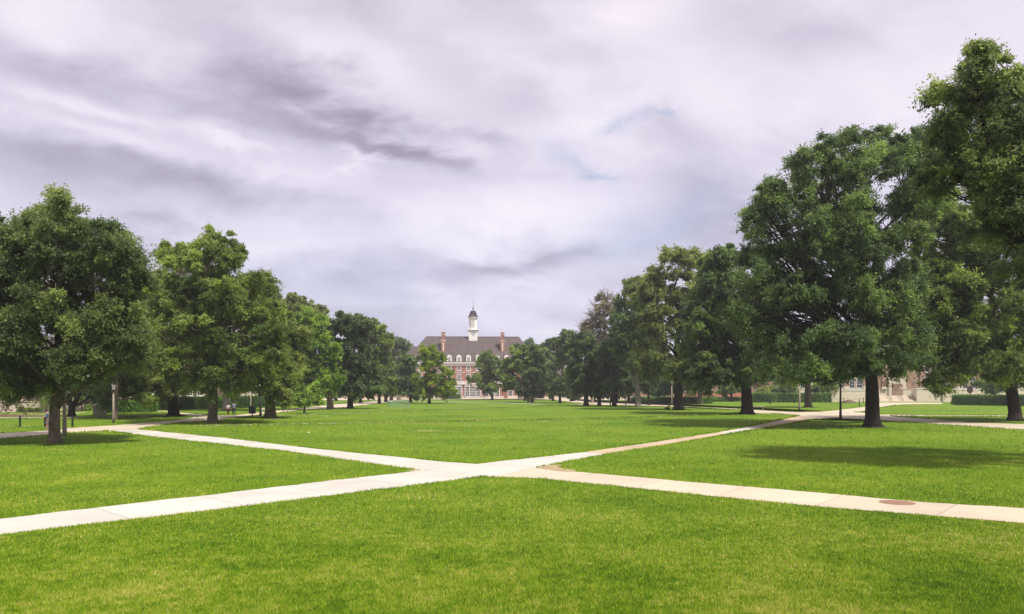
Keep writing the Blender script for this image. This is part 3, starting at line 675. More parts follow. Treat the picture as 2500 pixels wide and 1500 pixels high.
def hall(name, label, d, px0, px1, ztop, mat, base=None, basetop=0, wins=(), cat='building', dep=14, roof=True, cornice=True, x_extra=()):
    o0 = P(px0, HY, d); o1 = P(px1, HY, d); w = (px1-px0)*d/F; b = P((px0+px1)/2, HY, d)
    root = empty(name, (b[0], b[1], 0), label, cat, rz=-TH)
    m = MB(); m.box(-w/2, w/2, 0, dep, basetop, ztop); m.build('wall', M[mat], root)
    if base:
        m = MB(); m.box(-w/2-.12, w/2+.12, -.12, dep+.12, 0, basetop-.12); m.box(-w/2-.2, w/2+.2, -.22, dep+.2, basetop-.119, basetop-.001); m.build('plinth', M[base], root)
    if cornice:
        m = MB(); m.box(-w/2-.4, w/2+.4, -.4, dep+.4, ztop+.001, ztop+.5); m.build('cornice', M['stone'], root)
    if roof:
        m = MB(); hip(m, -w/2-.5, w/2+.5, -.5, dep+.5, ztop+.51, -w/2+5, w/2-5, dep/2, ztop+3.5); m.build('roof', M['shingle'], root)
    s = d/F
    def X(px): return (px-(px0+px1)/2)*s
    def Z(py): return CH-(py-HY)*s
    for (px, z, ww, hh, nx, nz, pn) in wins: window(root, X(px), -.02, z, ww, hh, nx, nz, .16, pn)
    return root, X, Z, w
# left, brown brick on a stone base
r, X, Z, w = hall('brick_hall', 'dark brown brick building on a pale stone base behind the left lawn', 115, -330, 56, 10.5, 'dbrick', 'stone', 1.68,
    [(15, 2.85, 1.75, 2.3, 2, 2, 'pane2'), (-60, 2.85, 1.75, 2.3, 2, 2, 'pane2'), (15, 6.6, 1.6, 2.2, 2, 2, 'pane'), (-60, 6.6, 1.6, 2.2, 2, 2, 'pane')])
m = MB(); m.box(X(4), X(26), -.16, -.125, .35, 1.2); m.build('basement_window', M['gstone'], r)
m = MB(); m.box(w/2-.35, w/2+.05, -.06, -.001, 1.7, 10.4); m.build('quoin', M['stone'], r)
r, X, Z, w = hall('stone_based_wing', 'recessed brick wing with tall limestone base, left of the stone pier', 124, 58, 245, 9.5, 'tbrick', 'stone', 3.0,
    [(95, 4.2, 1.5, 2.2, 2, 4, 'pane'), (140, 4.2, 1.5, 2.2, 2, 4, 'pane'), (190, 4.2, 1.5, 2.2, 2, 4, 'pane'), (225, 4.2, 1.5, 2.2, 2, 4, 'pane')])
# white columned porch
r, X, Z, w = hall('columned_hall', 'brick hall with white columned porch behind the long left hedge', 165, 330, 700, 13, 'dbrick', 'stone', 1.5,
    [(p, 2.2, 1.7, 3.4, 3, 4, 'pane') for p in (462, 490, 520, 560, 600, 640, 680)] + [(p, 7.4, 1.7, 2.6, 3, 4, 'pane') for p in (340, 380, 420, 462, 490, 520, 560, 600, 640, 680)])
m = MB(); m.box(X(345), X(448), -3.2, -.25, 0, 1.45); m.box(X(350), X(444), -3.0, -.25, 9.0, 10.4); m.box(X(346), X(448), -3.4, -.25, 10.41, 10.8); m.build('porch', M['white'], r)
for px in (354, 369, 385, 401, 417, 436):
    m = MB(); m.lathe([(.62, 1.46), (.62, 1.6), (.5, 1.75), (.5, 4), (.42, 8.6), (.55, 8.75), (.58, 8.98)], 14, (X(px), -2.5, 0)); m.build('column', M['white'], r, smooth=True)
m = MB()
for a, b in ((358, 366), (373, 381), (389, 397), (405, 413)):
    m.box(X(a), X(b), -2.85, -2.78, 2.45, 2.55); m.box(X(a), X(b), -2.85, -2.78, 1.6, 1.68)
    for k in range(5): q = X(a)+(X(b)-X(a))*(k+.5)/5; m.box(q-.03, q+.03, -2.84, -2.79, 1.68, 2.45)
m.build('railing', M['white'], r)
m = MB(); m.box(X(437), X(443), -.1, -.02, 1.55, 4.6); m.build('door', M['white'], r)
m = MB(); m.box(X(600), X(655), -3.2, -.25, 0, 4.0); m.build('entrance_porch', M['stone'], r)
# right, large brick hall on a stone terrace
BW = []
for k in range(17):
    px = 1905+k*46
    if 2125 < px < 2260: continue
    BW += [(px-9, 4.2, 1.9, 3.6, 2, 3, 'pane'), (px+9, 4.2, 1.9, 3.6, 2, 3, 'pane'), (px-9, 9.4, 1.9, 3.2, 2, 4, 'pane'), (px+9, 9.4, 1.9, 3.2, 2, 4, 'pane')]
r, X, Z, w = hall('brick_hall', 'brown brick hall with tall white windows behind a limestone terrace', 238, 1880, 2720, 14.5, 'tbrick', 'stone', 3.9, BW, dep=16)
for px in range(1882, 2720, 46):
    m = MB(); m.box(X(px)-.7, X(px)+.7, -.4, -.01, 3.9, 13.9); pl = m.build('pilaster', M['tbrick'], r)
    m = MB(); m.box(X(px)-.95, X(px)+.95, -.62, -.015, 3.901, 4.35); m.box(X(px)-.85, X(px)+.85, -.52, -.015, 4.351, 4.75); m.box(X(px)-.85, X(px)+.85, -.5, -.015, 13.0, 13.4); m.build('pilaster_base', M['stone'], pl)
m = MB(); m.box(X(2168), X(2210), -.5, -.02, 1.5, 8.2); dr = m.build('doorway', M['stone'], r)
m = MB(); m.box(X(2176), X(2202), -.6, -.51, 1.9, 5.6); m.build('door', M['tbrick'], dr)
# terrace with steps
d = 224.0; b = P(2190, HY, d); T = empty('stone_terrace', (b[0], b[1], 0), 'cream limestone terrace wall with wide steps before the right brick hall', 'terrace', rz=-TH)
s = d/F
def X(px): return (px-2190)*s
m = MB(); m.box(X(2026), X(2143), 0, 3, 0, 3.45); m.box(X(2238), X(2302), 0, 3, 0, 3.9); m.box(X(2302)+.01, X(2545), 1.2, 4, 0, 3.6); m.box(X(2143)+.01, X(2238)-.01, 3.6, 6, 0, 1.9)
m.box(X(2300)+.0, X(2331), -.6, 1.19, 0, 3.1)
m.build('wall', M['stone'], T, bevel=.03)
for bx in ((X(2025), X(2144), -.12, 3.1, 3.451, 3.72), (X(2237), X(2303), -.12, 3.1, 3.901, 4.15), (X(2303)+.01, X(2546), 1.1, 4.1, 3.601, 3.85), (X(2299), X(2332), -.7, 1.09, 3.101, 3.3)):
    m = MB(); m.box(*bx); m.build('coping', M['white'], T)
m = MB()
for i in range(8): m.box(X(2143)+.02, X(2238)-.02, 0.42*i, 3.59, .215*i, .215*(i+1)-.001)
m.build('steps', M['stone'], T)
for px in (2148, 2178, 2206, 2235):
    m = MB()
    for i in range(4): y = .2+i*1.0; zz = .215*(y/.42); m.tube([(X(px), y, zz), (X(px), y, zz+1.15)], .045, 6)
    m.tube([(X(px), .0, 1.1), (X(px), 3.2, 1.1+3.2*.512)], .05, 6); m.tube([(X(px), .0, .6), (X(px), 3.2, .6+3.2*.512)], .035, 6); m.build('handrail', M['rail'], T)
# low pink brick building
hall('brick_pavilion', 'low pinkish red brick building seen under the right trees', 246, 1688, 1822, 2.7, 'pbrick', None, 0, [], roof=False, cornice=False, dep=10)
hall('brick_hall', 'tan brick hall far behind the right hedge and its shrubs', 266, 1560, 1886, 11, 'tbrick', 'stone', 1.5, [(p, 3, 1.6, 3, 2, 4, 'pane') for p in range(1580, 1880, 30)] + [(p, 7.4, 1.6, 2.4, 2, 4, 'pane') for p in range(1580, 1880, 30)])
hall('brick_hall', 'red brick building far behind the left tree row', 330, 820, 985, 9, 'brick', 'stone', 1.0, [(p, 1.8, 2.0, 2.8, 2, 4, 'pane') for p in range(832, 985, 18)], roof=True)
hall('brick_hall', 'dark brick building far behind the right tree row', 330, 1330, 1560, 10, 'dbrick', 'stone', 1.0, [(p, 1.8, 2.0, 2.8, 2, 4, 'pane') for p in range(1342, 1560, 36)], roof=True)

# ------------------------------------------------------------------ hedges and shrubs
def hedge(name, label, pts, d_off, h, wid, cat='hedge', seed=0, ragged=.06, ll=.16, dens=420, cap=60000):
    rng = np.random.default_rng(500+seed)
    W = np.array([G(*p)[:2] for p in pts]); rs, ln = resample(W, max(4, int(ln_est(W)/1.2)))
    c0 = rs.mean(0); root = empty(name, (c0[0], c0[1], 0), label, cat)
    rs = rs-c0; n = int(min(cap, ln*(wid+2*h)*dens)); i = rng.integers(0, len(rs)-1, n); f = rng.random(n)[:, None]; b = rs[i]*(1-f)+rs[i+1]*f
    t = nrm(rs[i+1]-rs[i]); nr = np.stack([-t[:, 1], t[:, 0]], 1)
    face = rng.random(n); q = np.zeros((n, 3)); o = np.zeros((n, 3)); ftop = wid/(wid+2*h)
    tp = face < ftop; u = rng.random(n)
    q[:, :2] = b+nr*np.where(tp, (u-.5)*wid, np.where(rng.random(n) < .5, -.5, .5)*wid)[:, None]
    q[:, 2] = np.where(tp, h, u*h); o[tp, 2] = 1; o[~tp, :2] = nr[~tp]*np.sign(((q[~tp, :2]-b[~tp])*nr[~tp]).sum(1))[:, None]
    wob = (np.sin(q[:, 0]*1.3+q[:, 1])*np.sin(q[:, 0]*.47+2+q[:, 1]*.6)*ragged*1.6)[:, None]
    q = q-o*np.abs(rng.normal(size=(n, 1)))*.05+o*wob+rng.normal(size=(n, 3))*ragged
    V, Fc, ti = leaves(q, nrm(o+np.array([0, 0, .3])), np.full(n, ll*1.1), 1, 2, ll, rng, np.clip(.5+rng.normal(size=n)*.16+.2*np.sin(q[:, 0]*.9), 0, 1), droop=0)
    link('foliage', np_mesh('foliage', V, Fc, LEAF['hedge'], ti), root)
    m = MB()
    for k in range(len(rs)-1):
        a, c = rs[k], rs[k+1]; tt = (c-a)/np.linalg.norm(c-a); nn = np.array([-tt[1], tt[0]])*(wid/2-.1)
        p = [a-nn, c-nn, c+nn, a+nn]; z = h-.14; n0 = len(m.v)
        m.v += [(*x, 0.02) for x in p]+[(*x, z) for x in p]; m.f += [tuple(n0+w for w in qq) for qq in ((4, 5, 6, 7), (0, 1, 5, 4), (2, 3, 7, 6), (1, 2, 6, 5), (3, 0, 4, 7))]
    m.build('branches', M['hedge_core'], root); return root
def ln_est(W): return np.linalg.norm(np.diff(W, axis=0), axis=1).sum()
M['hedge_core'] = simple('hedge_twigs', (0.015, 0.03, 0.01), scale=8)
hedge('hedge', 'dark clipped hedge left of the white porch, behind the lamp post', [(256,1008.5),(300,1008),(372,1006)], 0, 1.75, 2.0, seed=1, ll=.2)
hedge('hedge', 'long clipped green hedge behind the two walking people', [(330,1003.5),(420,1001),(520,998),(600,996),(652,995)], 0, 2.0, 2.0, seed=2, ll=.25)
hedge('hedge', 'short hedge beside the path beyond the forked trunk', [(668,993),(720,989),(752,987.5)], 0, 1.9, 1.8, seed=3, ll=.28)
hedge('hedge', 'long low clipped hedge in front of the tan stone base on the right', [(1832,983),(1900,983),(1960,983),(2024,983)], 0, 2.35, 2.2, seed=4, ll=.33)
hedge('hedge', 'thick clipped hedge beside the dark marker sign at far right', [(2338,989),(2420,990.5),(2500,991.5),(2620,993)], 0, 2.2, 2.6, seed=5, ll=.26)
hedge('hedge', 'dark low hedge behind the seated person and right trunks', [(1545,985),(1600,985.5),(1680,986),(1732,985.5)], 0, 1.4, 2.0, seed=6, ll=.3)
hedge('hedge', 'dark low hedge strip under the pink brick building', [(1738,981.5),(1770,981),(1803,980.5)], 0, 1.1, 1.6, seed=7, ll=.3)
hedge('hedge', 'small dark hedge before the left bay windows of the far hall', [(1090,974.3),(1122,974.3)], 0, 1.4, 2.5, seed=8, ll=.5)
def shrub(label, bx, by, rx, ry, leaf='hedge', seed=0, group=None, spiky=False):
    rng = np.random.default_rng(700+seed); d = depth(by); s = d/F; b = P(bx, HY, d); b[2] = 0
    root = empty('shrub', tuple(b), label, 'shrub', group)
    ll = max(.1, 2.3*2.44*s); n = int(np.clip(90*rx*ry/40, 60, 300))
    u = nrm(rng.normal(size=(n, 3))); u[:, 2] = np.abs(u[:, 2])*1.2-.15; u *= (0.6+.4*rng.random((n, 1)))
    C = u*np.array([rx*s, rx*s, ry*2*s])
    if spiky: C[:, 2] = rng.random(n)*ry*2*s; C[:, :2] *= (1-C[:, 2:3]/(ry*2.2*s))
    C[:, 2] = np.maximum(C[:, 2], .05)
    V, Fc, ti = leaves(C, nrm(u+np.array([0, 0, .5])), np.full(n, rx*s*.35), 4, 7, ll, rng, np.clip(.5+.17*rng.normal(size=n), 0, 1))
    link('foliage', np_mesh('foliage', V, Fc, LEAF[leaf], ti), root)
    m = MB()
    for k in range(7): a = rng.random()*6.28; m.tube([(0, 0, 0), (math.cos(a)*rx*s*.3, math.sin(a)*rx*s*.3, ry*s*.8), (math.cos(a)*rx*s*.6, math.sin(a)*rx*s*.6, ry*s*1.5)], [.035, .025, .012], 5)
    m.build('stems', M['dbark'], root); return root
gs = 'small shrubs along the left building'
shrub('small dark shrub under the basement window, nearest the building corner', 53, 1006.5, 7, 5.5, 'deep', 1, gs)
shrub('small upright shrub right of the basement window shrub', 72, 1006.5, 7, 5, 'mid', 2, gs)
shrub('low dark shrub beside a thin trunk by the stone wing', 91, 1006, 9, 4, 'deep', 3, gs)
shrub('tiny pale shrub between the thin trunk and the big trunk', 114, 1003.4, 6, 3.5, 'mid', 4, gs)
shrub('bright light green shrub by the stone pier', 221, 1003.5, 10, 5.5, 'bright', 5, gs)
gs = 'shrubs along the right hedge'
shrub('pale olive shrub just behind the left end of the right hedge', 1862, 981.9, 22, 17, 'olive', 6, gs)
shrub('dark rounded shrub behind the right hedge', 1898, 981.7, 20, 18, 'mid', 7, gs)
shrub('tall pale shrub before the brown brick hall', 1880, 981.5, 26, 20, 'olive', 8, gs)
for k, (x, l) in enumerate(((2331, 'small cone shaped shrub at the left end of the far right hedge'), (2342, 'slim cone shaped shrub touching the far right hedge'), (2015, 'spiky young evergreen by the stone terrace corner'), (2005, 'spiky young evergreen left of the terrace corner one'))):
    shrub(l, x, 987.5 if x > 2100 else 982.5, 4.5, 10 if x > 2100 else 8, 'hedge', 20+k, 'small cone shrubs', True)

# ------------------------------------------------------------------ street furniture
def gp(px, py): p = G(px, py); return (p[0], p[1], 0.0)
def lamp_post(px, py, hpost, label, mat='pole', lantern=True, r=.11):
    root = empty('lamp_post', gp(px, py), label, 'lamp post', 'lamp posts along the walks', -TH)
    m = MB(); m.lathe([(r*1.25, -.05), (r*1.2, .5), (r, 1.2), (r*.72, hpost)], 12); m.build('pole', M[mat], root, smooth=True)
    m = MB(); m.lathe([(r*.8, hpost-.02), (r*.95, hpost+.02), (.05, hpost+.1), (.05, hpost+.28), (.11, hpost+.3), (.13, hpost+.36), (.03, hpost+.37)], 10)
    z0 = hpost+.36
    for j in range(6): a = j*math.pi/3; m.tube([(.13*math.cos(a), .13*math.sin(a), z0), (.24*math.cos(a), .24*math.sin(a), z0+.62)], .014, 4)
    m.lathe([(.27, z0+.60), (.29, z0+.64), (.22, z0+.72), (.1, z0+.77), (.03, z0+.9)], 6)
    m.build('lantern_frame', M['black'], root)
    m = MB(); m.lathe([(.115, z0+.01), (.225, z0+.6)], 6); m.build('lantern_glass', M['lens'], root)
    return root
lamp_post(277, 1031.5, 3.0, 'pale lamp post with black lantern standing before the dark left hedge')
w0 = lamp_post(157.5, 1064.5, 3.75, 'lamp post just right of the nearest big left trunk', r=.125)
m = MB()
for z in (2.55, 2.95, 3.45): m.lathe([(.125, z), (.14, z), (.14, z+.05), (.125, z+.05)], 10); m.tube([(-.05, 0, z+.025), (-.28, 0, z+.025)], .015, 5)
m.build('banner_bracket', M['black'], w0)
lamp_post(1952, 1000.5, 4.2, 'slim pale lamp post on the lawn left of a right trunk', r=.15)
lamp_post(2052, 1026, 4.3, 'dark lamp post rising into leaves left of the nearest right trunk', 'dpole', r=.12)
lamp_post(1640, 988.5, 4.6, 'grey lamp post above the seated person', r=.15)
lamp_post(1528, 989, 3.9, 'slim lamp post left of the pale forked trunk', r=.12)
lamp_post(1490, 990.5, 4.2, 'dark slim lamp post between two dark right trunks', 'dpole', r=.12)
lamp_post(612, 1005, 3.3, 'thin pale lamp post behind the black waste bin', r=.09)
lamp_post(636, 1016, 3.9, 'dark lamp post left of the forked left trunk', 'dpole', r=.13)
lamp_post(799, 1000, 4.2, 'slim lamp post left of a straight left trunk', 'pole', r=.12)
lamp_post(759, 994, 3.4, 'thin distant lamp post beyond the sapling', 'pole', r=.1)
# waste bin
root = empty('waste_bin', gp(616, 1016.5), 'black square waste bin on a short stem beside the left walk', 'waste bin', rz=-TH)
m = MB(); m.box(-.36, .36, -.36, .36, .32, 1.22); m.build('body', M['black'], root, bevel=.06)
m = MB(); m.lathe([(.22, 0), (.22, .04), (.07, .06), (.07, .319)], 12); m.build('stem', M['black'], root)
m = MB(); m.box(-.4, .4, -.4, .4, 1.221, 1.28); m.box(-.16, .3, -.3, .3, 1.281, 1.34); m.build('lid', M['black'], root, bevel=.03)
# stone pier
root = empty('stone_pier', gp(244, 1013.5), 'squat stone pier with domed cap beside the dark left hedge', 'pier', rz=-TH)
m = MB(); m.box(-.62, .62, -.62, .62, 0, 1.12); m.build('shaft', M['gstone'], root, bevel=.03)
m = MB(); m.box(-.72, .72, -.72, .72, 1.121, 1.28); m.lathe([(.6, 1.281), (.52, 1.4), (.3, 1.5), (.05, 1.54)], 16); m.build('cap', M['gstone'], root, smooth=False)
# chain fence
posts = [(49, 1043), (110, 1044.2), (177, 1044.2)]
labs = ['black chain post farthest left on the lawn edge', 'black chain post beside the standing person', 'black chain post right of the nearest lamp post']
for (px, py), l in zip(posts, labs):
    root = empty('chain_post', gp(px, py), l, 'post', 'black chain posts on the left lawn', -TH)
    m = MB(); m.lathe([(.085, -.02), (.085, .85), (.06, .87)], 10); m.build('post', M['black'], root)
    m = MB(); m.lathe([(.06, .865), (.1, .89), (.1, .94), (.03, 1.0)], 10); m.build('cap', M['black'], root)
m = MB(); a = np.array(gp(-60, 1042.5)); pp = [a]+[np.array(gp(*p)) for p in posts]
for i in range(3):
    q = [pp[i]*(1-t)+pp[i+1]*t+np.array([0, 0, .8-.12*math.sin(math.pi*t)]) for t in np.linspace(0, 1, 10)]; m.tube(q, .018, 5)
tag(m.build('chain', M['black']), 'thin chain slung between the black posts on the left lawn', 'chain')
# benches
def bench(px, py, ln, label, mat, dmat=None):
    root = empty('bench', gp(px, py), label, 'bench', 'stone benches by the walks', -TH)
    m = MB(); m.box(-ln/2, ln/2, -.28, .28, .36, .5); m.build('seat', M[mat], root, bevel=.02)
    for x in (-ln/2+.25, ln/2-.25): m = MB(); m.box(x-.12, x+.12, -.22, .22, 0, .359); m.build('leg', M[mat], root)
bench(1848, 999.5, 2.6, 'low grey stone bench beside the black right trunk', 'gstone')
bench(646, 1006, 1.4, 'small white bench behind the forked left trunk', 'white')
# rope barrier, mulch heap, little bollards
for k, (px, py, l) in enumerate(((2060, 984.5, 'thin rope barrier post left of the mulch heap'), (2108, 984.5, 'thin rope barrier post right of the mulch heap'), (2098, 993.5, 'short brown post on the lawn beside the nearest right trunk'))):
    root = empty('barrier_post', gp(px, py), l, 'post', 'barrier posts before the terrace', -TH); z = 1.5
    m = MB(); m.lathe([(.1, 0), (.09, z), (.05, z+.05)], 8); m.build('post', M['bronze'], root); m = MB(); m.lathe([(.12, z-.15), (.12, z-.08), (.08, z-.08)], 8); m.build('collar', M['black'], root)
m = MB(); A, B, Cc = np.array(gp(2028, 984.3)), np.array(gp(2060, 984.5)), np.array(gp(2108, 984.5))
for a, b in ((A, B), (B, Cc)): m.tube([a*(1-t)+b*t+np.array([0, 0, 1.38-.35*math.sin(math.pi*t)]) for t in np.linspace(0, 1, 10)], .03, 5)
tag(m.build('rope', M['bronze']), 'sagging rope barrier before the limestone terrace', 'rope')
m = MB(); rr = random.Random(3); c = G(2071, 985); n = 26
prof = [(1.35, 0), (1.15, .3), (.8, .6), (.4, .82), (.1, .9)]
for rad, z in prof:
    for j in range(n): a = 2*math.pi*j/n; q = rad*(1+.22*math.sin(3*a+1)+.1*rr.uniform(-1, 1)); m.v.append((c[0]+q*1.5*math.cos(a), c[1]+q*math.sin(a), z*(1+.15*rr.uniform(-1, 1))-.02))
for i in range(4):
    for j in range(n): a0 = i*n+j; a1 = i*n+(j+1) % n; m.f.append((a0, a1, a1+n, a0+n))
m.f.append(tuple(4*n+j for j in range(n)))
tag(m.build('mulch_heap', M['soil'], smooth=True), 'heap of brown mulch dumped before the limestone terrace', 'mulch heap')
for px, py, l in ((1880, 986.5, 'short dark bollard on the right lawn, nearer the bench'), (1940, 985, 'short dark bollard on the right lawn by the slim lamp post'), (2000, 982, 'short dark bollard below the end of the right hedge')):
    root = empty('bollard', gp(px, py), l, 'bollard', 'dark bollards on the right lawn', -TH); m = MB(); m.lathe([(.2, 0), (.18, .95), (.2, .96), (.2, 1.08), (.06, 1.16)], 10); m.build('post', M['black'], root); m = MB(); m.lathe([(.24, 0.0), (.24, .06), (.2, .08)], 10); m.build('base', M['black'], root)
# marker sign
root = empty('marker_sign', gp(2368, 992), 'dark shield shaped historical marker on a post behind the hedge', 'sign', rz=-TH); s = depth(992)/F
z0, z1 = CH-(960.5-HY)*s, CH-(944-HY)*s; hw = 7*s
pts = [(-hw, z0+.25*(z1-z0)), (-hw*.45, z0+.04), (0, z0), (hw*.45, z0+.04), (hw, z0+.25*(z1-z0)), (hw, z1-.05), (hw*.6, z1), (hw*.25, z1+.02), (0, z1+.16), (-hw*.25, z1+.02), (-hw*.6, z1), (-hw, z1-.05)]
m = MB(); n = len(pts)
m.v = [(x, -.06, z) for x, z in pts]+[(x, .06, z) for x, z in pts]; m.f = [tuple(range(n)), tuple(range(2*n-1, n-1, -1))]+[(i, i+n, (i+1) % n+n, (i+1) % n) for i in range(n)]
m.build('plate', M['bronze'], root); m = MB(); m.lathe([(.07, 0), (.07, z0+.1)], 10); m.build('post', M['black'], root)
# manhole grate set in the cream walk
c = gp(2190, 1228.5); root = empty('drain_grate', (c[0], c[1], .013), 'round rusty iron drain grate set in the cream walk', 'drain grate')
rad = 40.5*depth(1228.5)/F
m = MB(); m.lathe([(rad, 0), (rad, .008), (rad-.07, .008), (rad-.07, .004), (.01, .004)], 40); m.build('frame', M['rust'], root)
m = MB(); k = 14
for i in range(-k, k+1):
    y = i*rad/(k+1); x = math.sqrt(max(0, (rad-.08)**2-y*y))
    if x > .05: m.box(-x, x, y-.011, y+.011, .0045, .010)
m.build('grate', M['rust'], root)
# pop-up goal
gA, gB = G(946, 994.8), G(997, 994.5); sG = depth(994.7)/F; hG = 15.5*sG; bk = FW*2.2
m = MB(); n2 = MB()
fr = [gA, gA+np.array([0, 0, hG]), gB+np.array([0, 0, hG]), gB]; m.tube(fr, .06, 6); m.tube([gA, gA+bk, gB+bk, gB], .05, 6); m.tube([fr[1], gA+bk*.9+np.array([0, 0, hG*.9]), gA+bk], .05, 6); m.tube([fr[2], gB+bk*.9+np.array([0, 0, hG*.9]), gB+bk], .05, 6)
go = m.build('practice_goal', M['net']); tag(go, 'small green practice goal with net on the far lawn', 'goal')
for t in np.linspace(.04, .96, 22):
    b0 = gA*(1-t)+gB*t; n2.tube([b0+np.array([0, 0, hG]), b0+bk*.9+np.array([0, 0, hG*.9]), b0+bk], .018, 3)
for z in np.linspace(.1, .9, 7): n2.tube([gA+np.array([0, 0, hG*z]), gA+bk*.95+np.array([0, 0, hG*z*.92]), gB+bk*.95+np.array([0, 0, hG*z*.92]), gB+np.array([0, 0, hG*z])], .018, 3)
n2.build('net', M['net'], go)
# things round the far terrace
root0 = None
for k in range(9):
    x = -12.4+k*1.45 if k < 8 else 5.0; x = [-12.2, -10.3, -8.4, -6.5, -4.6, -2.7, 4.6, 7.2, 10.2][k]
    if root0 is None:
        root0 = empty('patio_table', (x, 333.4, 0), 'small white patio table on the terrace before the far hall', 'table', 'white patio tables before the far hall')
        m = MB(); m.lathe([(.62, .72), (.62, .78)], 14); m.build('tabletop', M['white'], root0); m = MB(); m.lathe([(.32, 0), (.3, .04), (.06, .07), (.06, .719)], 10); m.build('pedestal', M['white'], root0)
    else: c = copy_tree(root0); c.location = (x, 333.4, 0)
ch0 = None
for x in (-11.2, -9.4, -7.4, -5.5, -3.6, 3.6, 6.0, 8.4):
    if ch0 is None:
        ch0 = empty('patio_chair', (x, 333.2, 0), 'blue patio chair among the white tables before the far hall', 'chair', 'blue patio chairs before the far hall')
        m = MB(); m.box(-.26, .26, -.26, .26, .42, .48); m.build('seat', M['c_slate'], ch0); m = MB(); m.box(-.26, .26, .22, .27, .481, 1.0); m.build('backrest', M['c_slate'], ch0)
        for a in (-.22, .22):
            for b in (-.22, .22): m = MB(); m.box(a-.02, a+.02, b-.02, b+.02, 0, .419); m.build('leg', M['c_white'], ch0)
    else: c = copy_tree(ch0); c.location = (x, 333.2, 0)
for x, l in ((1266.5, 'tall black bin before the far hall, left one of the pair'), (1272.5, 'tall black bin before the far hall, right one of the pair')):
    b = P(x, HY, 330); root = empty('litter_bin', (b[0], b[1], 0), l, 'bin', 'pair of black bins before the far hall', -TH); m = MB(); m.box(-.4, .4, -.4, .4, .05, 1.75); m.build('body', M['black'], root, bevel=.05); m = MB(); m.box(-.44, .44, -.44, .44, 1.751, 1.85); m.build('lid', M['black'], root)
b = P(973.5, HY, 262); root = empty('stone_plinth', (b[0], b[1], 0), 'pale boxy plinth seen beyond the practice goal', 'plinth', rz=-TH); m = MB(); m.box(-.75, .75, -.5, .5, 0, 1.75); m.build('shaft', M['stone'], root, bevel=.04); m = MB(); m.box(-.85, .85, -.6, .6, 1.751, 1.95); m.build('cap', M['white'], root)
for k, (px, py, l) in enumerate(((2231, 993.5, 'orange marker flag on the yellowish right lawn'), (2180, 986.3, 'orange marker flag at the edge of the terrace walk'))):
    root = empty('marker_flag', gp(px, py), l, 'flag', 'orange marker flags', -TH); m = MB(); m.tube([(0, 0, 0), (0, 0, .5)], .012, 5); m.build('stick', M['c_white'], root); m = MB(); m.box(.012, .28, -.01, .01, .3, .5); m.build('flag', M['orange'], root)
for px, py, l in ((754, 1058.5, 'crumpled white paper scrap on the near lawn'), (798, 1018, 'white paper scrap on the far left lawn')):
    c = G(px, py); m = MB(); rr = random.Random(px); k = 9
    m.v = [(c[0]+.14*math.cos(2*math.pi*j/k)*rr.uniform(.6, 1.2), c[1]+.14*math.sin(2*math.pi*j/k)*rr.uniform(.6, 1.2), .05+rr.uniform(0, .05)) for j in range(k)]+[(c[0], c[1], .12)]
    m.f = [(j, (j+1) % k, k) for j in range(k)]; tag(m.build('paper_scrap', M['c_white']), l, 'litter')

# ------------------------------------------------------------------ people
def skin_mesh(name, joints, edges, mat, parent, sub=2):
    """joints: name -> ((x,y,z), (rx,ry)); one continuous skinned surface"""
    keys = list(joints); ix = {k: i for i, k in enumerate(keys)}
    me = bpy.data.meshes.new('tmp'); me.from_pydata([joints[k][0] for k in keys], [(ix[a], ix[b]) for a, b in edges], [])
    o = link(name, me); md = o.modifiers.new('s', 'SKIN'); md.use_smooth_shade = True
    for k in keys:
        sv = me.skin_vertices[0].data[ix[k]]; r = joints[k][1]; sv.radius = r if isinstance(r, tuple) else (r, r); sv.use_root = (ix[k] == 0)
    s2 = o.modifiers.new('u', 'SUBSURF'); s2.levels = sub; s2.render_levels = sub
    dg = bpy.context.evaluated_depsgraph_get(); nme = bpy.data.meshes.new_from_object(o.evaluated_get(dg)); bpy.data.objects.remove(o)
    nme.name = name; nme.materials.clear(); nme.materials.append(mat)
    for p in nme.polygons: p.use_smooth = True
    return link(name, nme, parent)
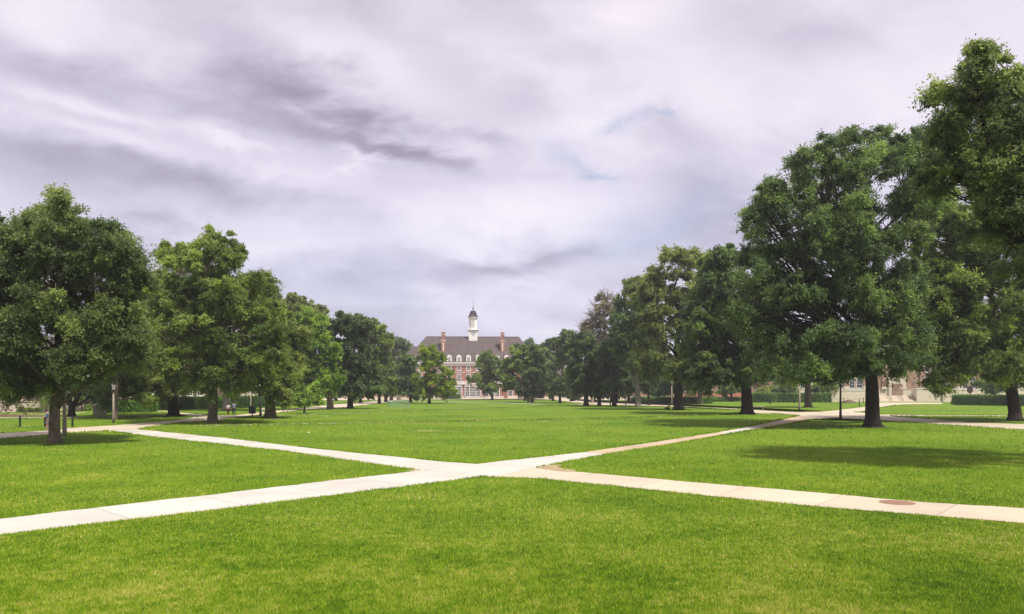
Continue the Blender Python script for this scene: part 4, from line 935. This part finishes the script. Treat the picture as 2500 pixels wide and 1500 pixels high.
def person(loc, rz, label, J, shirt, trouser, shoe, hairlen=0, shorts=False, scale=1.0, sleeves=True, group=None):
    root = empty('person', loc, label, 'person', group, rz); root.scale = (scale,)*3
    # body
    j = {}; e = []
    def add(k, p, r, par=None):
        j[k] = (tuple(p), r)
        if par: e.append((par, k))
    V_ = lambda k: np.array(J[k], float)
    add('pelvis', V_('pelvis'), (.13, .10)); add('waist', (V_('pelvis')*.55+V_('chest')*.45), (.12, .09), 'pelvis'); add('chest', V_('chest'), (.15, .10), 'waist'); add('neck0', V_('neck'), (.06, .06), 'chest')
    hd = V_('head'); nk = V_('neck'); face = nrm(V_('face')); upv = nrm(hd-nk)
    add('jaw', nk+(hd-nk)*.45+face*.02, (.062, .07), 'neck0'); add('head', hd, (.078, .095), 'jaw'); add('crown', hd+upv*.09-face*.01, (.06, .07), 'head')
    add('nose', hd+face*.10-upv*.02, (.014, .014), 'head')
    for sd in ('l', 'r'):
        add('sh'+sd, V_('sh'+sd), .058, 'chest'); add('el'+sd, V_('el'+sd), .042, 'sh'+sd); add('wr'+sd, V_('wr'+sd), .028, 'el'+sd)
        dr = nrm(V_('wr'+sd)-V_('el'+sd)); add('pm'+sd, V_('wr'+sd)+dr*.07, (.036, .018), 'wr'+sd)
        sx = nrm(np.cross(dr, [0.1, 0.2, 1.0])); pm = np.array(j['pm'+sd][0])
        for q, (of, ln) in enumerate(((-.03, .07), (-.01, .085), (.01, .08), (.03, .06))):
            a = pm+sx*of+dr*.035; add(f'f{sd}{q}', a, .010, 'pm'+sd); add(f'g{sd}{q}', a+dr*ln*.7+np.array([0, 0, -.02]), .008, f'f{sd}{q}')
        add('th'+sd, pm-sx*.045-dr*.01, .012, 'pm'+sd); add('tj'+sd, pm-sx*.06+dr*.04, .009, 'th'+sd)
        add('hp'+sd, V_('hp'+sd), .085, 'pelvis'); add('kn'+sd, V_('kn'+sd), .056, 'hp'+sd); add('an'+sd, V_('an'+sd), .038, 'kn'+sd)
        ft = V_('an'+sd); fd = nrm(V_('toe'+sd)-ft); add('ft'+sd, ft+fd*.17+np.array([0, 0, -.045]), (.04, .03), 'an'+sd)
    skin_mesh('body', j, e, M['skin'], root)
    # hair, clothing
    m = MB(); c = hd+upv*.045-face*.022
    tmp = bmesh.new(); bmesh.ops.create_uvsphere(tmp, u_segments=14, v_segments=10, radius=1)
    for v in tmp.verts:
        p = np.array(v.co); f = p @ face; 
        if f > .45: p = p-face*(f-.45)*1.2
        v.co = Vector(c+p*np.array([.098, .098, .108])-np.array([0, 0, 1])*(hairlen*(max(0, -p[2])) if f < .2 else 0))
    hm = bpy.data.meshes.new('hair'); tmp.to_mesh(hm); tmp.free(); hm.materials.append(M['hair']); link('hair', hm, root)
    def sub(keys, es, grow, nm_, mat, extra={}):
        jj = {}
        for k in keys:
            r = extra.get(k, j[k][1] if k in j else .05); r = r if isinstance(r, tuple) else (r, r)
            jj[k] = (j[k][0], (r[0]+grow, r[1]+grow))
        return skin_mesh(nm_, jj, es, M[mat], root)
    sub(['chest', 'waist', 'pelvis', 'shl', 'shr', 'ell', 'elr'], [('chest', 'waist'), ('waist', 'pelvis'), ('chest', 'shl'), ('chest', 'shr'), ('shl', 'ell'), ('shr', 'elr')], .022, 'shirt', shirt)
    if shorts:
        for sd in ('l', 'r'): j['mid'+sd] = (tuple((np.array(j['hp'+sd][0])*.15+np.array(j['kn'+sd][0])*.85)), .075)
        sub(['pelvis', 'hpl', 'hpr', 'midl', 'midr'], [('pelvis', 'hpl'), ('pelvis', 'hpr'), ('hpl', 'midl'), ('hpr', 'midr')], .024, 'shorts', trouser)
    else:
        sub(['pelvis', 'hpl', 'hpr', 'knl', 'knr', 'anl', 'anr'], [('pelvis', 'hpl'), ('pelvis', 'hpr'), ('hpl', 'knl'), ('hpr', 'knr'), ('knl', 'anl'), ('knr', 'anr')], .02, 'trousers', trouser)
    for sd in ('l', 'r'):
        jj = {'a': (j['an'+sd][0], (.05, .05)), 'b': (j['ft'+sd][0], (.052, .042))}; skin_mesh('shoe', jj, [('a', 'b')], M[shoe], root)
    return root
def stand(stride=.0, arms='down', bow=0.0):
    """faces -y, feet on z=0"""
    J = dict(pelvis=(0, 0, .95), chest=(0, -.02, 1.32), neck=(0, -.02-bow*.3, 1.48), head=(0, -.05-bow, 1.62-bow*.5), face=(0, -1, -bow*5))
    for sd, q in (('l', -1), ('r', 1)):
        J['sh'+sd] = (q*.19, -.01, 1.40); J['hp'+sd] = (q*.10, 0, .88); st = stride*q
        J['kn'+sd] = (q*.11, -st*.5-.02, .49); J['an'+sd] = (q*.11, -st, .085+abs(min(0, st))*.15); J['toe'+sd] = (q*.12, -st-.2, .04)
        if arms == 'down': J['el'+sd] = (q*.25, .03+st*.25, 1.12); J['wr'+sd] = (q*.26, -.04+st*.5, .87)
        if arms == 'fold': J['el'+sd] = (q*.25, -.04, 1.13); J['wr'+sd] = (q*.07, -.24, 1.18)
        if arms == 'phone': J['el'+sd] = (q*.22, -.06, 1.12); J['wr'+sd] = (q*.06, -.30, 1.20)
    return J
p1 = person(gp(557, 1015.5), math.pi-.2, 'person in a white top and dark red trousers walking away on the left walk', stand(.16), 'c_white', 'c_red', 'c_white', hairlen=.16, scale=.96)
p2 = person(gp(571, 1015.5), .35+math.pi, 'person in a light blue shirt and navy trousers walking with folded arms', stand(.12, 'fold'), 'c_blue', 'c_navy', 'c_black', scale=1.06)
p3 = person(gp(116.5, 1055), -1.25, 'person in a slate blue shirt and grey shorts looking down behind the big left trunk', stand(.05, 'phone', .05), 'c_slate', 'c_grey', 'c_white', shorts=True, scale=1.02)
a = R(0); pl = np.array(gp(116.5, 1055)); cz, sz_ = math.cos(-1.25), math.sin(-1.25)
ph = (pl[0]+cz*0+sz_*.40*1.02, pl[1]+sz_*0-cz*.40*1.02, 1.235*1.02)
root = empty('phone', ph, 'black phone in the hands of the slate shirted person', 'phone', rz=-1.25); m = MB(); m.box(-.037, .037, -.005, .005, -.075, .075); m.build('case', M['c_black'], root, bevel=.003); m = MB(); m.box(-.033, .033, .0051, .0065, -.068, .068); m.build('screen', M['pane'], root)
# seated against the trunk, legs stretched to the left
Js = dict(pelvis=(.05, 0, .14), chest=(.16, .0, .50), neck=(.10, 0, .66), head=(.02, 0, .76), face=(-1, 0, -.7))
for sd, q in (('l', -1), ('r', 1)):
    Js['sh'+sd] = (.15, q*.18, .58); Js['hp'+sd] = (.0, q*.10, .14); Js['kn'+sd] = (-.36, q*.12, .36); Js['an'+sd] = (-.70, q*.12, .085); Js['toe'+sd] = (-.9, q*.12, .09)
    Js['el'+sd] = (-.03, q*.22, .42); Js['wr'+sd] = (-.24, q*.10, .46)
person(gp(1631.5, 1001), .55, 'person in a yellow top sitting against a thick right trunk with knees up', Js, 'c_yellow', 'c_black', 'c_black', scale=1.2)
b = P(1181.5, HY, 326); person((b[0], b[1], 0), 0, 'person in black clothes standing at the far terrace steps', stand(.06), 'c_black', 'c_black', 'c_black')

# ------------------------------------------------------------------ trees
SUN = 3.6; SUN_ANGLE = 4.5; EXPOSURE = 0.75; CLOUD_STRENGTH = 0.69
SKYBLOBS = [(770, 325, 130, 42, -.25, -.20), (930, 375, 140, 44, -.28, -.22), (1000, 398, 100, 32, -.1, -.15), (1120, 345, 130, 16, -.1, -.16), (520, 300, 120, 22, -.1, -.12), (400, 205, 330, 50, -.10, -.16), (200, 150, 260, 70, -.2, -.12), (60, 120, 240, 140, 0, -.08), (560, 110, 260, 80, -.1, -.06), (640, 250, 120, 40, -.3, -.06),
            (330, 265, 320, 26, -.03, .22), (150, 330, 300, 26, -.08, .14), (610, 335, 70, 24, -.4, .22), (860, 180, 190, 60, -.2, .30), (1150, 130, 200, 60, -.1, .08), (1450, 260, 180, 60, .1, .12), (1330, 520, 240, 60, 0, .10), (1750, 200, 160, 50, .1, .10), (280, 340, 200, 22, -.1, .12), (870, 395, 44, 22, -.3, .30), (1100, 380, 60, 40, -.6, .14), (760, 420, 90, 30, 0, .10),
            (1300, 640, 250, 28, .10, -.20), (1210, 655, 130, 26, -.05, -.12), (1420, 615, 120, 22, .05, -.12), (1510, 30, 130, 50, .2, .20), (1250, 540, 300, 60, 0, .17), (1150, 480, 250, 40, 0, .08), (1620, 250, 120, 200, .2, .07),
            (250, 430, 420, 50, 0, -.13), (500, 500, 180, 30, .05, -.10), (560, 575, 380, 30, 0, .14), (1000, 755, 200, 18, .06, .16), (1250, 700, 220, 22, .1, .12), (820, 690, 220, 50, 0, -.10), (1980, 75, 130, 40, -.1, -.15), (1800, 330, 200, 60, .1, -.05), (1680, 520, 140, 130, .5, -.12), (1300, 250, 260, 60, -.3, -.06), (2100, 200, 300, 70, .1, .05)]
SKYGAPS = [(1545, 288, 34, 16, 0, .40), (1425, 385, 70, 30, -.6, .34), (1455, 420, 50, 12, .2, .40), (1660, 560, 150, 80, .4, .22), (830, 690, 240, 60, 0, .22), (900, 780, 160, 40, 0, .2), (1500, 600, 150, 40, .2, .2)]
CLOUDRAMP = [(0.0, (0.20, 0.175, 0.21)), (0.25, (0.37, 0.335, 0.39)), (0.45, (0.55, 0.51, 0.58)), (0.7, (0.745, 0.695, 0.745)), (1.0, (0.93, 0.865, 0.85))]
GL = 'trees of the left row'; GR = 'trees of the right row'
T = tree
T('chestnut_tree', 'big dark chestnut with an upright top sprig, nearest left tree', 133, 1080, 26, 'chestnut', 'bark',
  [(110,800,200,140),(50,600,120,80),(140,570,70,80),(145,478,13,26),(130,520,40,30),(245,600,85,75),(320,670,40,80),(275,815,100,80),(-70,720,120,150),(10,890,130,55),(95,740,70,60,-4.5),(175,700,80,60,0),(50,690,70,60,0),(195,868,70,42,-4),(0,810,70,50,-4.5),(300,760,60,90)], rc=.8, seed=1, lean=.9, forks=2.6, group=GL, lp=2.5, low=950)
T('shade_tree', 'drooping mid green tree behind the lantern lamp post', 283, 1025, 8, 'mid', 'bark', [(320,760,80,90),(290,840,90,90,2),(310,915,60,50,3.5),(330,955,40,28,3.5),(260,950,40,32,3.5)], seed=2, group=GL, rc=.8)
T('shade_tree', 'broad tree with black trunk between the two tallest left trees', 424, 1017, 24, 'olive', 'dbark', [(400,800,110,120),(390,710,70,60),(330,850,80,80),(470,880,90,70),(300,900,70,45),(400,930,110,35),(330,740,40,50)], seed=3, group=GL, low=968)
T('shade_tree', 'small forked dark tree by the stone wing behind the nearest lamp post', 175, 1018, 16, 'deep', 'dbark', [(190,945,70,30),(150,955,40,22),(240,955,45,22),(270,925,50,25)], seed=4, forks=1.2)
T('maple_tree', 'tall tiered maple with a pointed leafy top, left of the walkers', 519, 1034, 23, 'mid', 'bark',
  [(525,580,55,34),(505,640,80,40),(430,612,42,20),(405,612,18,14),(575,610,28,24),(520,700,110,45),(620,690,60,35),(410,700,50,40),(430,770,105,55),(565,790,140,70),(665,770,45,40),(470,880,130,60),(600,890,120,60),(560,745,70,26,-4.5),(440,690,60,22,-4),(530,930,70,30,-3),(660,850,50,50)], rc=.85, seed=5, group=GL, dens=.9, low=955)
T('shade_tree', 'yellowish tree with leaning forked trunk beside the waste bin', 660, 1021, 25, 'olive', 'bark', [(650,860,80,70),(690,790,50,55),(610,925,60,38),(690,935,38,40),(640,790,60,50),(715,880,30,50)], seed=6, group=GL, forks=2.5)
T('elm_tree', 'thick pale trunked elm behind the walkers with sparse top branches', 553, 1003, 18, 'mid', 'pbark', [(620,690,50,34),(650,720,45,36),(560,740,110,60),(600,850,110,90),(500,830,80,80)], seed=7, dens=.6, bare=.18, rc=1.0)
T('honey_locust', 'feathery tall tree rising behind the bright green left crown', 768, 989, 12, 'olive', 'bark', [(740,760,50,38),(700,790,50,60),(775,775,25,24),(790,760,14,14),(720,740,30,22),(660,760,50,50)], seed=8, dens=.8)
T('shade_tree', 'bright green tree with straight trunk, mid left row', 808, 1001, 13, 'bright', 'bark', [(755,785,45,38),(725,800,40,45),(770,850,50,55),(800,880,32,50),(745,920,70,50),(815,915,20,40),(785,925,50,40),(820,850,10,14)], seed=9, group=GL, low=978)
T('shade_tree', 'young sapling with light leaves standing alone on the left lawn', 743, 1010, 4.5, 'bright', 'bark', [(745,968,34,16),(728,975,20,10),(772,976,18,9)], seed=10, rc=.5)
T('shade_tree', 'very dark dense tree with thick trunk, mid left row', 855, 998, 14, 'dark', 'dbark', [(835,785,28,30),(870,790,38,30),(860,860,55,65),(880,930,60,45),(812,850,18,50),(840,930,35,40)], seed=11, group=GL, low=978)
T('shade_tree', 'bright domed tree right of the very dark left tree', 926, 986, 8, 'mid', 'dbark', [(905,800,32,24),(890,820,30,30),(920,850,34,45),(945,820,18,20),(935,920,40,45)], seed=12, group=GL)
T('shade_tree', 'slim dark tree behind the bright domed left tree', 942, 982, 8, 'deep', 'dbark', [(915,880,35,50),(920,940,35,22),(950,930,26,35)], seed=13, group=GL)
T('elm_tree', 'drooping soft green tree ending the left skyline', 955, 978, 8, 'teal', 'bark', [(970,835,25,16),(988,838,14,10),(970,880,35,36),(965,935,40,32),(1000,900,18,35)], seed=14, group=GL)
T('shade_tree', 'narrow green tree just left of the yellow green tree', 1002, 984, 8, 'teal', 'dbark', [(998,890,20,30),(1005,930,22,32),(985,930,22,32),(1012,960,10,8)], seed=15, group=GL)
T('yellow_leaved_tree', 'yellow green tree with open limbs before the far brick hall', 1048, 986, 8, 'yellow', 'dbark', [(1060,935,40,22),(1048,848,22,12),(1030,868,16,12),(1072,868,16,13),(1050,890,30,18),(1090,905,26,12),(1030,925,26,22),(1065,920,18,16),(1100,935,22,15),(1090,955,34,12),(1040,955,32,14)], seed=16, dens=.9, fill=.75, rc=.8)
T('maple_tree', 'small spreading tree right of centre before the far brick hall', 1202, 977, 6, 'mid', 'dbark', [(1190,866,18,11),(1205,885,28,14),(1180,880,16,12),(1212,910,20,20),(1160,922,26,8),(1195,945,34,14),(1225,925,9,20),(1195,915,30,22)], seed=17, dens=1.3)
T('shade_tree', 'green tree covering the right end of the far hall', 1290, 982, 7, 'mid', 'dbark', [(1270,852,26,13),(1290,870,36,24),(1258,885,28,20),(1245,930,18,22),(1270,910,36,24),(1240,900,18,14)], seed=18, group=GR)
T('shade_tree', 'dark green tree crowded beside the tree at the right end of the hall', 1299, 983.5, 7.5, 'deep', 'dbark', [(1310,860,24,20),(1305,900,36,36),(1300,945,44,18),(1325,920,18,30)], seed=19, group=GR)
T('shade_tree', 'slender dark tree farthest up the right row', 1350, 979, 6, 'deep', 'dbark', [(1345,838,28,18),(1340,885,32,36),(1350,940,38,24)], seed=20, group=GR)
T('shade_tree', 'dense blue green tree high on the far right row', 1367, 985, 7, 'deep', 'dbark', [(1385,825,30,22),(1390,875,36,46),(1370,935,42,28),(1410,840,14,20)], seed=21, group=GR)
T('shade_tree', 'dark tree with flared trunk left of the half dead tree', 1431, 991, 12, 'dark', 'dbark', [(1425,830,32,26),(1432,880,44,50),(1430,935,46,28),(1400,900,20,40)], seed=22, group=GR)
T('dying_elm', 'half dead grey tree with bare twiggy top on the right skyline', 1446, 985, 8, 'grey', 'pbark', [(1478,738,26,26),(1500,750,24,34),(1455,775,28,26),(1435,800,16,16),(1480,800,40,36),(1460,850,38,34),(1490,885,34,34)], seed=23, dens=.9, bare=.62, rc=1.5)
T('shade_tree', 'dark straight trunked tree between the half dead tree and pale fork', 1463, 991, 9, 'dark', 'dbark', [(1470,900,36,34),(1465,940,40,20),(1480,870,30,40)], seed=24, group=GR)
T('shade_tree', 'dark trunked tree just left of the pale forked trunk', 1500, 992, 11, 'dark', 'dbark', [(1500,860,44,60),(1505,930,40,28),(1530,820,26,50)], seed=25, group=GR)
T('elm_tree', 'pale forked trunk elm under the grey green right crown', 1558, 994, 13, 'teal', 'pbark', [(1545,690,20,18),(1540,760,46,70),(1530,830,50,50),(1580,820,56,70),(1570,880,46,26)], seed=26, group=GR, forks=4.2, low=912)
T('elm_tree', 'tall grey green elm with thick dark trunk beside the seated person', 1657, 1001, 22, 'olive', 'dbark', [(1675,622,38,22),(1640,625,26,18),(1600,665,36,26),(1710,630,26,22),(1560,700,30,30),(1640,690,80,45),(1585,740,54,54),(1690,740,66,66),(1620,810,90,54),(1580,880,66,34),(1690,880,60,44),(1640,900,50,24)], seed=27, group=GR, dens=.75, rc=1.1, low=938)
T('shade_tree', 'dark trunk tree behind the dark low hedge, right row', 1709, 987, 12, 'deep', 'bark', [(1690,900,60,44),(1720,850,60,60)], seed=28)
T('shade_tree', 'round dark tree behind the pale forked trunk', 1584, 990, 6, 'dark', 'dbark', [(1585,925,36,32),(1570,900,30,30)], seed=29)
T('maple_tree', 'dense dark oval maple with black trunk beside the stone bench', 1824, 1012, 27, 'deep', 'dbark', [(1760,640,44,40),(1740,690,50,50),(1710,760,46,66),(1780,740,80,90),(1700,840,40,70),(1800,850,100,80),(1850,760,70,100),(1735,900,66,50),(1830,905,60,40),(1780,620,30,30)], seed=30, group=GR, dens=1.1, rc=.95, low=950)
T('oak_tree', 'huge many lobed tree with big gap showing sky, nearest full right tree', 2130, 1041, 33, 'deep', 'dbark',
  [(2085,335,28,36),(2020,352,36,34),(2150,330,36,28),(2160,370,30,30),(1955,405,36,46),(1890,460,42,32),(1870,480,30,30),(1840,540,34,44),(2060,410,70,54),(2190,400,50,44),(2250,340,30,28),(2240,400,46,46),(1945,500,80,56),(2060,500,72,60),(2230,480,66,60),(1985,590,90,54),(2110,590,74,60),(2200,570,50,50),(1870,620,66,56),(1850,690,40,40),(1960,700,110,60),(2110,700,90,70),(1850,770,66,50),(1800,750,50,30),(1920,830,90,56),(2040,820,100,56),(2180,800,80,70),(2235,480,50,60),(2265,400,50,60),(2225,345,36,40),(2215,690,40,70),(2090,890,90,30),(1950,895,60,40),(2180,880,50,30),(2060,640,50,28,-6),(1990,540,50,26,-6),(1840,750,60,26,-5)],
  seed=31, group=GR, rc=1.0, dens=1.0, low=932, limbs=26)
T('shade_tree', 'mid green tree with grey trunk on the far side of the right walk', 1973, 995, 16, 'mid', 'bark', [(1965,850,70,56),(1930,905,54,34),(2000,900,56,34),(1900,880,40,40)], seed=32, low=948)
T('ash_tree', 'spreading yellow lit tree with leaning black trunk at the right edge', 2478, 1028, 29, 'mid', 'dbark',
  [(2400,520,70,60),(2330,560,54,50),(2450,600,80,80),(2330,650,80,70),(2290,720,70,60),(2260,780,60,50),(2420,730,110,80),(2500,800,110,80),(2330,820,90,60),(2250,860,66,40),(2400,880,110,40),(2310,915,44,26),(2270,650,44,44),(2560,700,100,120),(2490,900,80,30),(2280,930,26,22),(2360,700,60,30,-5),(2420,830,80,30,-5),(2255,560,40,60),(2300,480,50,40),(2235,700,40,60),(2210,800,50,60)], seed=33, group=GR, rc=.9, dens=1.0, low=952, lean=-2.0)
T('walnut_tree', 'towering grey green tree leaning in from the right edge, tallest of all', 2575, 1136, 50, 'chestnut', 'dbark',
  [(2405,135,36,32),(2375,170,34,30),(2340,215,40,28),(2300,225,26,22),(2425,190,46,44),(2455,250,50,50),(2380,260,60,34),(2320,300,46,34),(2400,340,80,44),(2470,350,60,80),(2440,430,70,50),(2540,330,80,110),(2560,480,110,110),(2480,540,60,70),(2640,420,100,110),(2620,640,100,80),(2720,560,80,90),(2540,640,70,60),(2690,280,70,80),(2870,600,70,70),(2820,380,70,60),(2500,480,80,90),(2390,430,60,50),(2330,380,60,50),(2290,330,40,50),(2290,430,40,50),(2470,420,60,60)], seed=34, rc=.6, dens=.8, low=860, lp=2.6)
T('ornamental_tree', 'small multi stemmed tree before the pink brick building', 1738, 977, 5, 'bright', 'dbark', [(1738,945,24,16),(1722,952,14,10),(1755,940,18,14)], seed=35, rc=.5, group='small trees by the pink brick building')
T('ornamental_tree', 'small leaning flat topped tree right of the multi stemmed one', 1789, 981, 5, 'mid', 'dbark', [(1775,945,26,14),(1795,948,20,12),(1765,955,16,7)], seed=36, rc=.5, lean=-1.2, group='small trees by the pink brick building')
T('ornamental_tree', 'little dark tree before the brown brick hall', 1925, 981.9, 5, 'deep', 'dbark', [(1925,938,18,20),(1915,950,18,12)], seed=37, rc=.6)
T('ornamental_tree', 'little green tree at the left end of the limestone terrace', 2008, 981.9, 5, 'mid', 'dbark', [(2012,935,24,16),(2000,948,24,14),(2030,942,14,10)], seed=38, rc=.6)
T('ornamental_tree', 'little forked tree behind the far right hedge', 2424, 984.5, 6, 'mid', 'dbark', [(2430,930,34,20),(2415,948,20,10),(2450,945,20,12),(2400,935,20,12)], seed=39, rc=.6)
T('ornamental_tree', 'small light crowned tree before the stone wing, left', 96, 1004, 4, 'olive', 'dbark', [(92,962,32,20),(75,970,20,12),(118,968,18,14),(100,950,20,12)], seed=40, rc=.5)
T('ornamental_tree', 'slim dark stemmed small tree behind the nearest left trunk', 200, 1003.6, 3, 'mid', 'dbark', [(205,960,26,18),(185,950,20,16)], seed=41, rc=.5)
T('conifer', 'lone dark treetop beyond the right end of the far roof', 1291, 968, 2, 'deep', 'bark', [(1288,836,9,6),(1295,842,8,6),(1284,845,6,5),(1298,834,5,4)], seed=42, d=430, dens=.8, rc=.8)
BG = [(880, 984, 60, 30, 'dark', 'dark tree filling the gap between left row trunks'), (700, 985, 60, 40, 'deep', 'dark tree beyond the short hedge, left'), (820, 979, 50, 34, 'dark', 'dark far tree left of the very dark left trunk'), (955, 973, 45, 22, 'deep', 'dark far tree behind the practice goal'),
      (1345, 975, 44, 24, 'dark', 'dark far tree beyond the right end of the plaza'), (1395, 980, 45, 30, 'dark', 'dark background tree behind the flared trunk'), (1450, 979, 50, 34, 'deep', 'dark background tree below the half dead tree'), (1495, 980, 50, 30, 'dark', 'dark background tree behind two dark right trunks'), (1535, 981, 60, 40, 'dark', 'dark background tree behind the slim lamp post'), (1605, 981, 56, 36, 'deep', 'dark background tree left of the grey lamp post'), (1650, 982, 60, 40, 'deep', 'background tree behind the grey lamp post'),
      ]
for k, (px, py, hgt, hw, lf, lab) in enumerate(BG):
    T('background_tree', lab, px, py, 8, lf, 'dbark', [(px-hw*.35, py-hgt*.75, hw*.65, hgt*.5), (px+hw*.35, py-hgt*.7, hw*.65, hgt*.5), (px, py-hgt*1.2, hw*.6, hgt*.45)], seed=60+k, group='dark trees behind the rows', dens=.9)

hm, hnt = nm('thin_haze'); ho = N(hnt, 'ShaderNodeOutputMaterial'); hv = N(hnt, 'ShaderNodeVolumePrincipled'); hv.inputs['Density'].default_value = 0.00034; hv.inputs['Color'].default_value = (.92, .94, 1.0, 1); hv.inputs['Anisotropy'].default_value = 0.2; L(hnt, hv, 0, ho, 'Volume')
m = MB(); m.box(-1500, 1500, -60, 2200, -1.0, 60); tag(m.build('haze', hm), kind='stuff')
# ------------------------------------------------------------------ sky, sun, camera
EL, AZ = R(60), R(140)          # sun: high, to the right and a little behind the camera (azimuth from +Y towards +X)
W = bpy.data.worlds.new('World'); SC.world = W; W.use_nodes = True; nt = W.node_tree; nt.nodes.clear()
out = N(nt, 'ShaderNodeOutputWorld'); sky = N(nt, 'ShaderNodeTexSky', sky_type='NISHITA'); sky.sun_disc = False; sky.sun_elevation = EL; sky.sun_rotation = AZ
sky.air_density = 1.0; sky.dust_density = 2.0
b1 = N(nt, 'ShaderNodeBackground', i_Strength=0.1); L(nt, sky, 0, b1, 'Color')
tc = N(nt, 'ShaderNodeTexCoord'); sp = N(nt, 'ShaderNodeSeparateXYZ'); L(nt, tc, 'Generated', sp, 0)
def mth(op, *a):
    n = N(nt, 'ShaderNodeMath', operation=op)
    for i, x in enumerate(a):
        if isinstance(x, (int, float)): n.inputs[i].default_value = x
        else: nt.links.new(x, n.inputs[i])
    return n.outputs[0]
x, y, z = sp.outputs
az = mth('ARCTAN2', x, y); el = mth('ARCSINE', z)
zz = mth('ADD', mth('ABSOLUTE', z), 0.45)
cb = N(nt, 'ShaderNodeCombineXYZ'); nt.links.new(mth('DIVIDE', x, zz), cb.inputs[0]); nt.links.new(mth('DIVIDE', y, zz), cb.inputs[1])
rot = N(nt, 'ShaderNodeMapping'); rot.inputs['Rotation'].default_value = (0, 0, R(-24)); rot.inputs['Scale'].default_value = (.72, 1.0, 1); rot.inputs['Location'].default_value = (3.7, 1.3, 0); L(nt, cb, 0, rot, 0)
def noise(scale, detail=6, rough=.55, dist=0.0):
    n = N(nt, 'ShaderNodeTexNoise', i_Scale=scale, i_Detail=detail, i_Roughness=rough, i_Distortion=dist); L(nt, rot, 0, n, 'Vector'); return n.outputs['Fac']
n1 = noise(1.9, 7, .5, .15); n2 = noise(3.9, 9, .56, .25); n3 = noise(10.0, 7, .55, .2)
wz = mth('MULTIPLY', mth('ADD', mth('SUBTRACT', n2, .5), mth('MULTIPLY', mth('SUBTRACT', n3, .5), .5)), .30); wy = mth('MULTIPLY', mth('ADD', mth('SUBTRACT', n2, .5), mth('SUBTRACT', n1, .5)), .13)
azw = mth('ADD', az, wz); elw = mth('ADD', el, wy)
def blob(px, py, rx, ry, ang, amp):
    """a cloud patch centred on the direction seen at a photo pixel; radii in pixels"""
    a0 = math.atan((px-CX)/F)+TH; e0 = math.atan((HY-py)/F*math.cos(a0-TH)); c, s = math.cos(ang), math.sin(ang)
    da = mth('SUBTRACT', azw, a0); de = mth('SUBTRACT', elw, e0)
    u = mth('DIVIDE', mth('ADD', mth('MULTIPLY', da, c), mth('MULTIPLY', de, s)), rx/F); v = mth('DIVIDE', mth('SUBTRACT', mth('MULTIPLY', de, c), mth('MULTIPLY', da, s)), ry/F)
    r2 = mth('ADD', mth('MULTIPLY', u, u), mth('MULTIPLY', v, v)); g = mth('EXPONENT', mth('MULTIPLY', r2, -1.0)); return mth('MULTIPLY', g, amp)
val = mth('ADD', mth('MULTIPLY', mth('SUBTRACT', n1, .5), .85), mth('ADD', mth('MULTIPLY', mth('SUBTRACT', n2, .5), .70), mth('MULTIPLY', mth('SUBTRACT', n3, .5), .36)))
val = mth('ADD', val, .60)
for bl in SKYBLOBS: val = mth('ADD', val, blob(*bl))
rp = ramp(nt, CLOUDRAMP); nt.links.new(val, rp.inputs['Fac'])
# warmer lilac to the upper left, cooler low down
hue = mth('MINIMUM', mth('MAXIMUM', mth('MULTIPLY', el, 1.6), 0.0), 1.0)
mr = ramp(nt, [(0.0, (0.90, 0.95, 1.09)), (0.4, (0.95, 0.965, 1.07)), (1.0, (0.98, 0.95, 1.0))]); nt.links.new(hue, mr.inputs['Fac'])
mm = N(nt, 'ShaderNodeMix', data_type='RGBA', blend_type='MULTIPLY'); mm.inputs[0].default_value = 1.0; L(nt, rp, 'Color', mm, 6); L(nt, mr, 'Color', mm, 7)
b2 = N(nt, 'ShaderNodeBackground', i_Strength=CLOUD_STRENGTH); L(nt, mm, 2, b2, 'Color')
# gaps where the blue shows
gap = None
for bl in SKYGAPS:
    q = blob(*bl); gap = q if gap is None else mth('ADD', gap, q)
gap = mth('MINIMUM', mth('MAXIMUM', gap, 0.0), .55); cov = mth('SUBTRACT', 1.0, gap)
ms = N(nt, 'ShaderNodeMixShader'); nt.links.new(cov, ms.inputs[0]); L(nt, b1, 0, ms, 1); L(nt, b2, 0, ms, 2); L(nt, ms, 0, out, 'Surface')

sl = bpy.data.lights.new('sun', 'SUN'); sl.energy = SUN; sl.angle = R(SUN_ANGLE); sl.color = (1.0, .93, .82); so = bpy.data.objects.new('sun', sl); COL.objects.link(so)
dirv = Vector((math.sin(AZ)*math.cos(EL), math.cos(AZ)*math.cos(EL), math.sin(EL))); so.rotation_euler = dirv.to_track_quat('Z', 'Y').to_euler(); so.location = (60, -20, 120)

cam = bpy.data.cameras.new('camera'); co = bpy.data.objects.new('camera', cam); COL.objects.link(co); SC.camera = co
co.location = (0, 0, CH); co.rotation_euler = (math.pi/2, 0, -TH); cam.sensor_fit = 'HORIZONTAL'; cam.sensor_width = 36.0; cam.lens = 36.0*F/2500; cam.shift_y = (HY-750)/2500; cam.clip_end = 20000; cam.clip_start = .1
SC.view_settings.view_transform = 'Standard'; SC.view_settings.look = 'None'; SC.view_settings.exposure = EXPOSURE; SC.view_settings.gamma = 1.0
SC.render.engine = 'CYCLES'; cy = SC.cycles
cy.max_bounces = 8; cy.diffuse_bounces = 5; cy.glossy_bounces = 2; cy.transmission_bounces = 4; cy.transparent_max_bounces = 4; cy.caustics_reflective = False; cy.caustics_refractive = False
try: cy.use_denoising = True; cy.denoiser = 'OPENIMAGEDENOISE'
except Exception: pass
